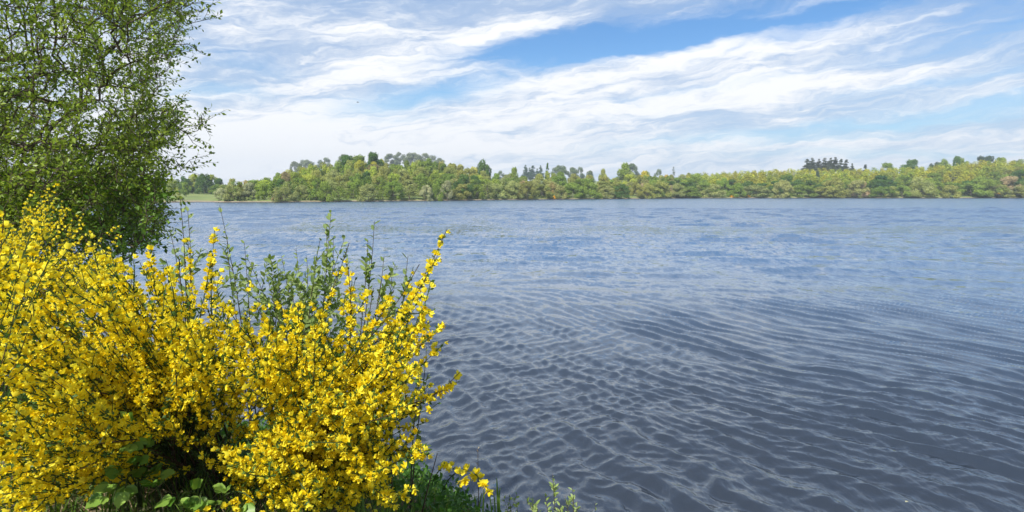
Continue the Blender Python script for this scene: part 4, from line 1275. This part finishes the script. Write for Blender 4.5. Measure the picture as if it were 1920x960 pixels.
# bramble stems with large lobed leaves under the broom
def bramble(label, root, tips, n):
    root = np.array(root, float); e = empty('bramble', root, label, 'bramble')
    if 'b' not in M_leaf_mesh:
        # toothed ovate leaflet
        k = 9; a = np.linspace(0, 1, k); wv_ = .36 * np.sin(np.pi * a ** .8) * (1 + .14 * (np.arange(k) % 2))
        mid_ = np.stack([a * 0, a, -.10 * a * a], -1); lft = mid_ + np.stack([-wv_, wv_ * .15, .10 * np.sin(a * 9) + .06], -1) * [1, 1, .5]; rgt = mid_ + np.stack([wv_, wv_ * .15, .10 * np.cos(a * 8) * .5 + .06], -1) * [1, 1, .5]
        VV = np.concatenate([lft, mid_, rgt]); i = np.arange(k - 1)
        FF = np.concatenate([np.stack([i, i + k, i + k + 1, i + 1], -1), np.stack([i + k, i + 2 * k, i + 2 * k + 1, i + k + 1], -1)])
        M_leaf_mesh['b'] = [mkmesh('leaf', VV, [FF], M_brleaf, True, np.full(len(VV), t_)) for t_ in (0, .3, .6, 1.)]
    for tip in tips:
        tip = np.array(tip); d = tip - root
        c = bez(root, root + d * .25 + np.array((0, 0, .12)), root + d * .75 + np.array((0, 0, .10)), tip, 10)
        V, Fq = tube(c, np.linspace(.004, .0018, 10), 5); part('stem', V, [Fq], M_bstem, e, True)
        for k in range(n):
            i = int((.3 + .7 * (k + .5) / n) * 9); s = c[i]
            dd = nrm(nrm(np.cross(c[i] - c[i - 1], rng.normal(size=3))) + nrm(c[i] - c[i - 1]) * .6 + np.array((0, -.5, .2)))
            p_ = s + dd * .04
            for an in (-55, 0, 55):
                dl = rotz(R(an)) @ dd
                M = frames(nrm(dl - np.array((0, 0, .15)))[None], nrm(np.array((0, -.6, .8)) + rng.normal(size=3) * .25)[None])[0]
                place('leaf', random.choice(M_leaf_mesh['b']), e, p_, M, rng.uniform(.034, .055) * (1.15 if an == 0 else .9))
    return e
bramble('bramble with large pale leaves below the dark base of the left broom', root_at(262, 950), [P(250, 810, 2.0), P(290, 850, 2.05), P(235, 915, 2.0), P(212, 935, 1.9), P(300, 925, 2.1)], 4)
bramble('dark green bramble at the bottom between the two broom bushes', root_at(390, 985), [P(375, 945, 2.0), P(335, 945, 2.0), P(480, 945, 2.0)], 3)

# small things: floating leaves, petal, the bird
def floater(name, label, cat, x, y, size, colr):
    d = FWD + np.array(((x - 960) / F, 0, 0)) + UPV * (480 - y) / F
    p_ = d * (-CAMZ / d[2]) + np.array((0, 0, CAMZ + .012))
    m = leafmat(name + '_surface', tuple(.8 * c_ for c_ in colr) + (1,), colr + (1,), False, .5, .2)
    tv = LV * np.array((1.4, 1, .5))
    return tag(link(name, mkmesh(name, tv * size, LF, m, True, np.full(len(tv), .6)), None, tuple(p_)), label, cat)
floater('floating_leaf', 'small pale yellow leaf floating on the dark water at the bottom right', 'leaf', 1703, 946, .034, (.75, .72, .42))
floater('floating_petal', 'white petal floating on the water beside the grass blades', 'petal', 922, 939, .04, (.85, .9, .92))
bp = P(671, 192, 95)
bird = empty('bird', bp, 'tiny dark bird flying in the sky left of centre', 'bird')
M_bird = solid('bird_plumage', (.03, .03, .035, 1), (.06, .06, .07, 1), 20, .8, .2, 0)
s_ = np.linspace(0, 1, 9)
V, Fq = tube(bp + np.stack([-.17 + .34 * s_, s_ * 0, .02 * np.sin(s_ * 3)], -1), .045 * np.sin(np.pi * (.03 + .94 * s_)) ** .7, 8); part('body', V, [Fq], M_bird, bird, True)
for s in (-1, 1):
    a = np.linspace(0, 1, 6); lead = np.stack([.05 - .05 * a, s * .24 * a, .10 * np.sin(a * 2.2)], -1); tr = lead + np.stack([-.10 * (1 - a ** 2), a * 0, -.01 + a * 0], -1)
    VV = np.concatenate([lead, tr, lead - (0, 0, .008), tr - (0, 0, .008)]) + bp; i = np.arange(5)
    FF = np.concatenate([np.stack([i, i + 1, i + 7, i + 6], -1), np.stack([i + 12, i + 18, i + 19, i + 13], -1)])
    part('wing', VV, [FF], M_bird, bird, True)
VV = np.array([(-.15, -.01, 0), (-.15, .01, 0), (-.26, .04, .0), (-.26, -.04, .0), (-.15, 0, .01)]) + bp
part('tail', VV, [np.array([(0, 1, 2), (0, 2, 3), (4, 2, 1), (4, 3, 0), (4, 3, 2)])], M_bird, bird)

# ------------------------------------------------------------------ haze
HAZE = True
if HAZE:
    m, q, out = newmat('haze_air')
    pv = q.n('ShaderNodeVolumePrincipled')
    pv.inputs['Color'].default_value = (.80, .90, 1.0, 1)
    pv.inputs['Density'].default_value = .00045
    pv.inputs['Anisotropy'].default_value = 0.0
    m.node_tree.links.new(pv.outputs[0], out.inputs['Volume'])
    x0, x1, y0, y1, z0, z1 = -4600, 4700, -200, 1500, -3.0, 75.0
    VV = [(x, y, z) for z in (z0, z1) for y in (y0, y1) for x in (x0, x1)]
    FF = [(0, 2, 3, 1), (4, 5, 7, 6), (0, 1, 5, 4), (2, 6, 7, 3), (0, 4, 6, 2), (1, 3, 7, 5)]
    tag(link('haze', mkmesh('haze', VV, [np.array(FF)], m)), 'thin blue haze over the lake and the far shore', 'haze', kind='stuff')
print('tris', sum(sum(len(p_.vertices) - 2 for p_ in m_.polygons) for m_ in bpy.data.meshes if m_.name != ''), 'objects', len(bpy.data.objects))
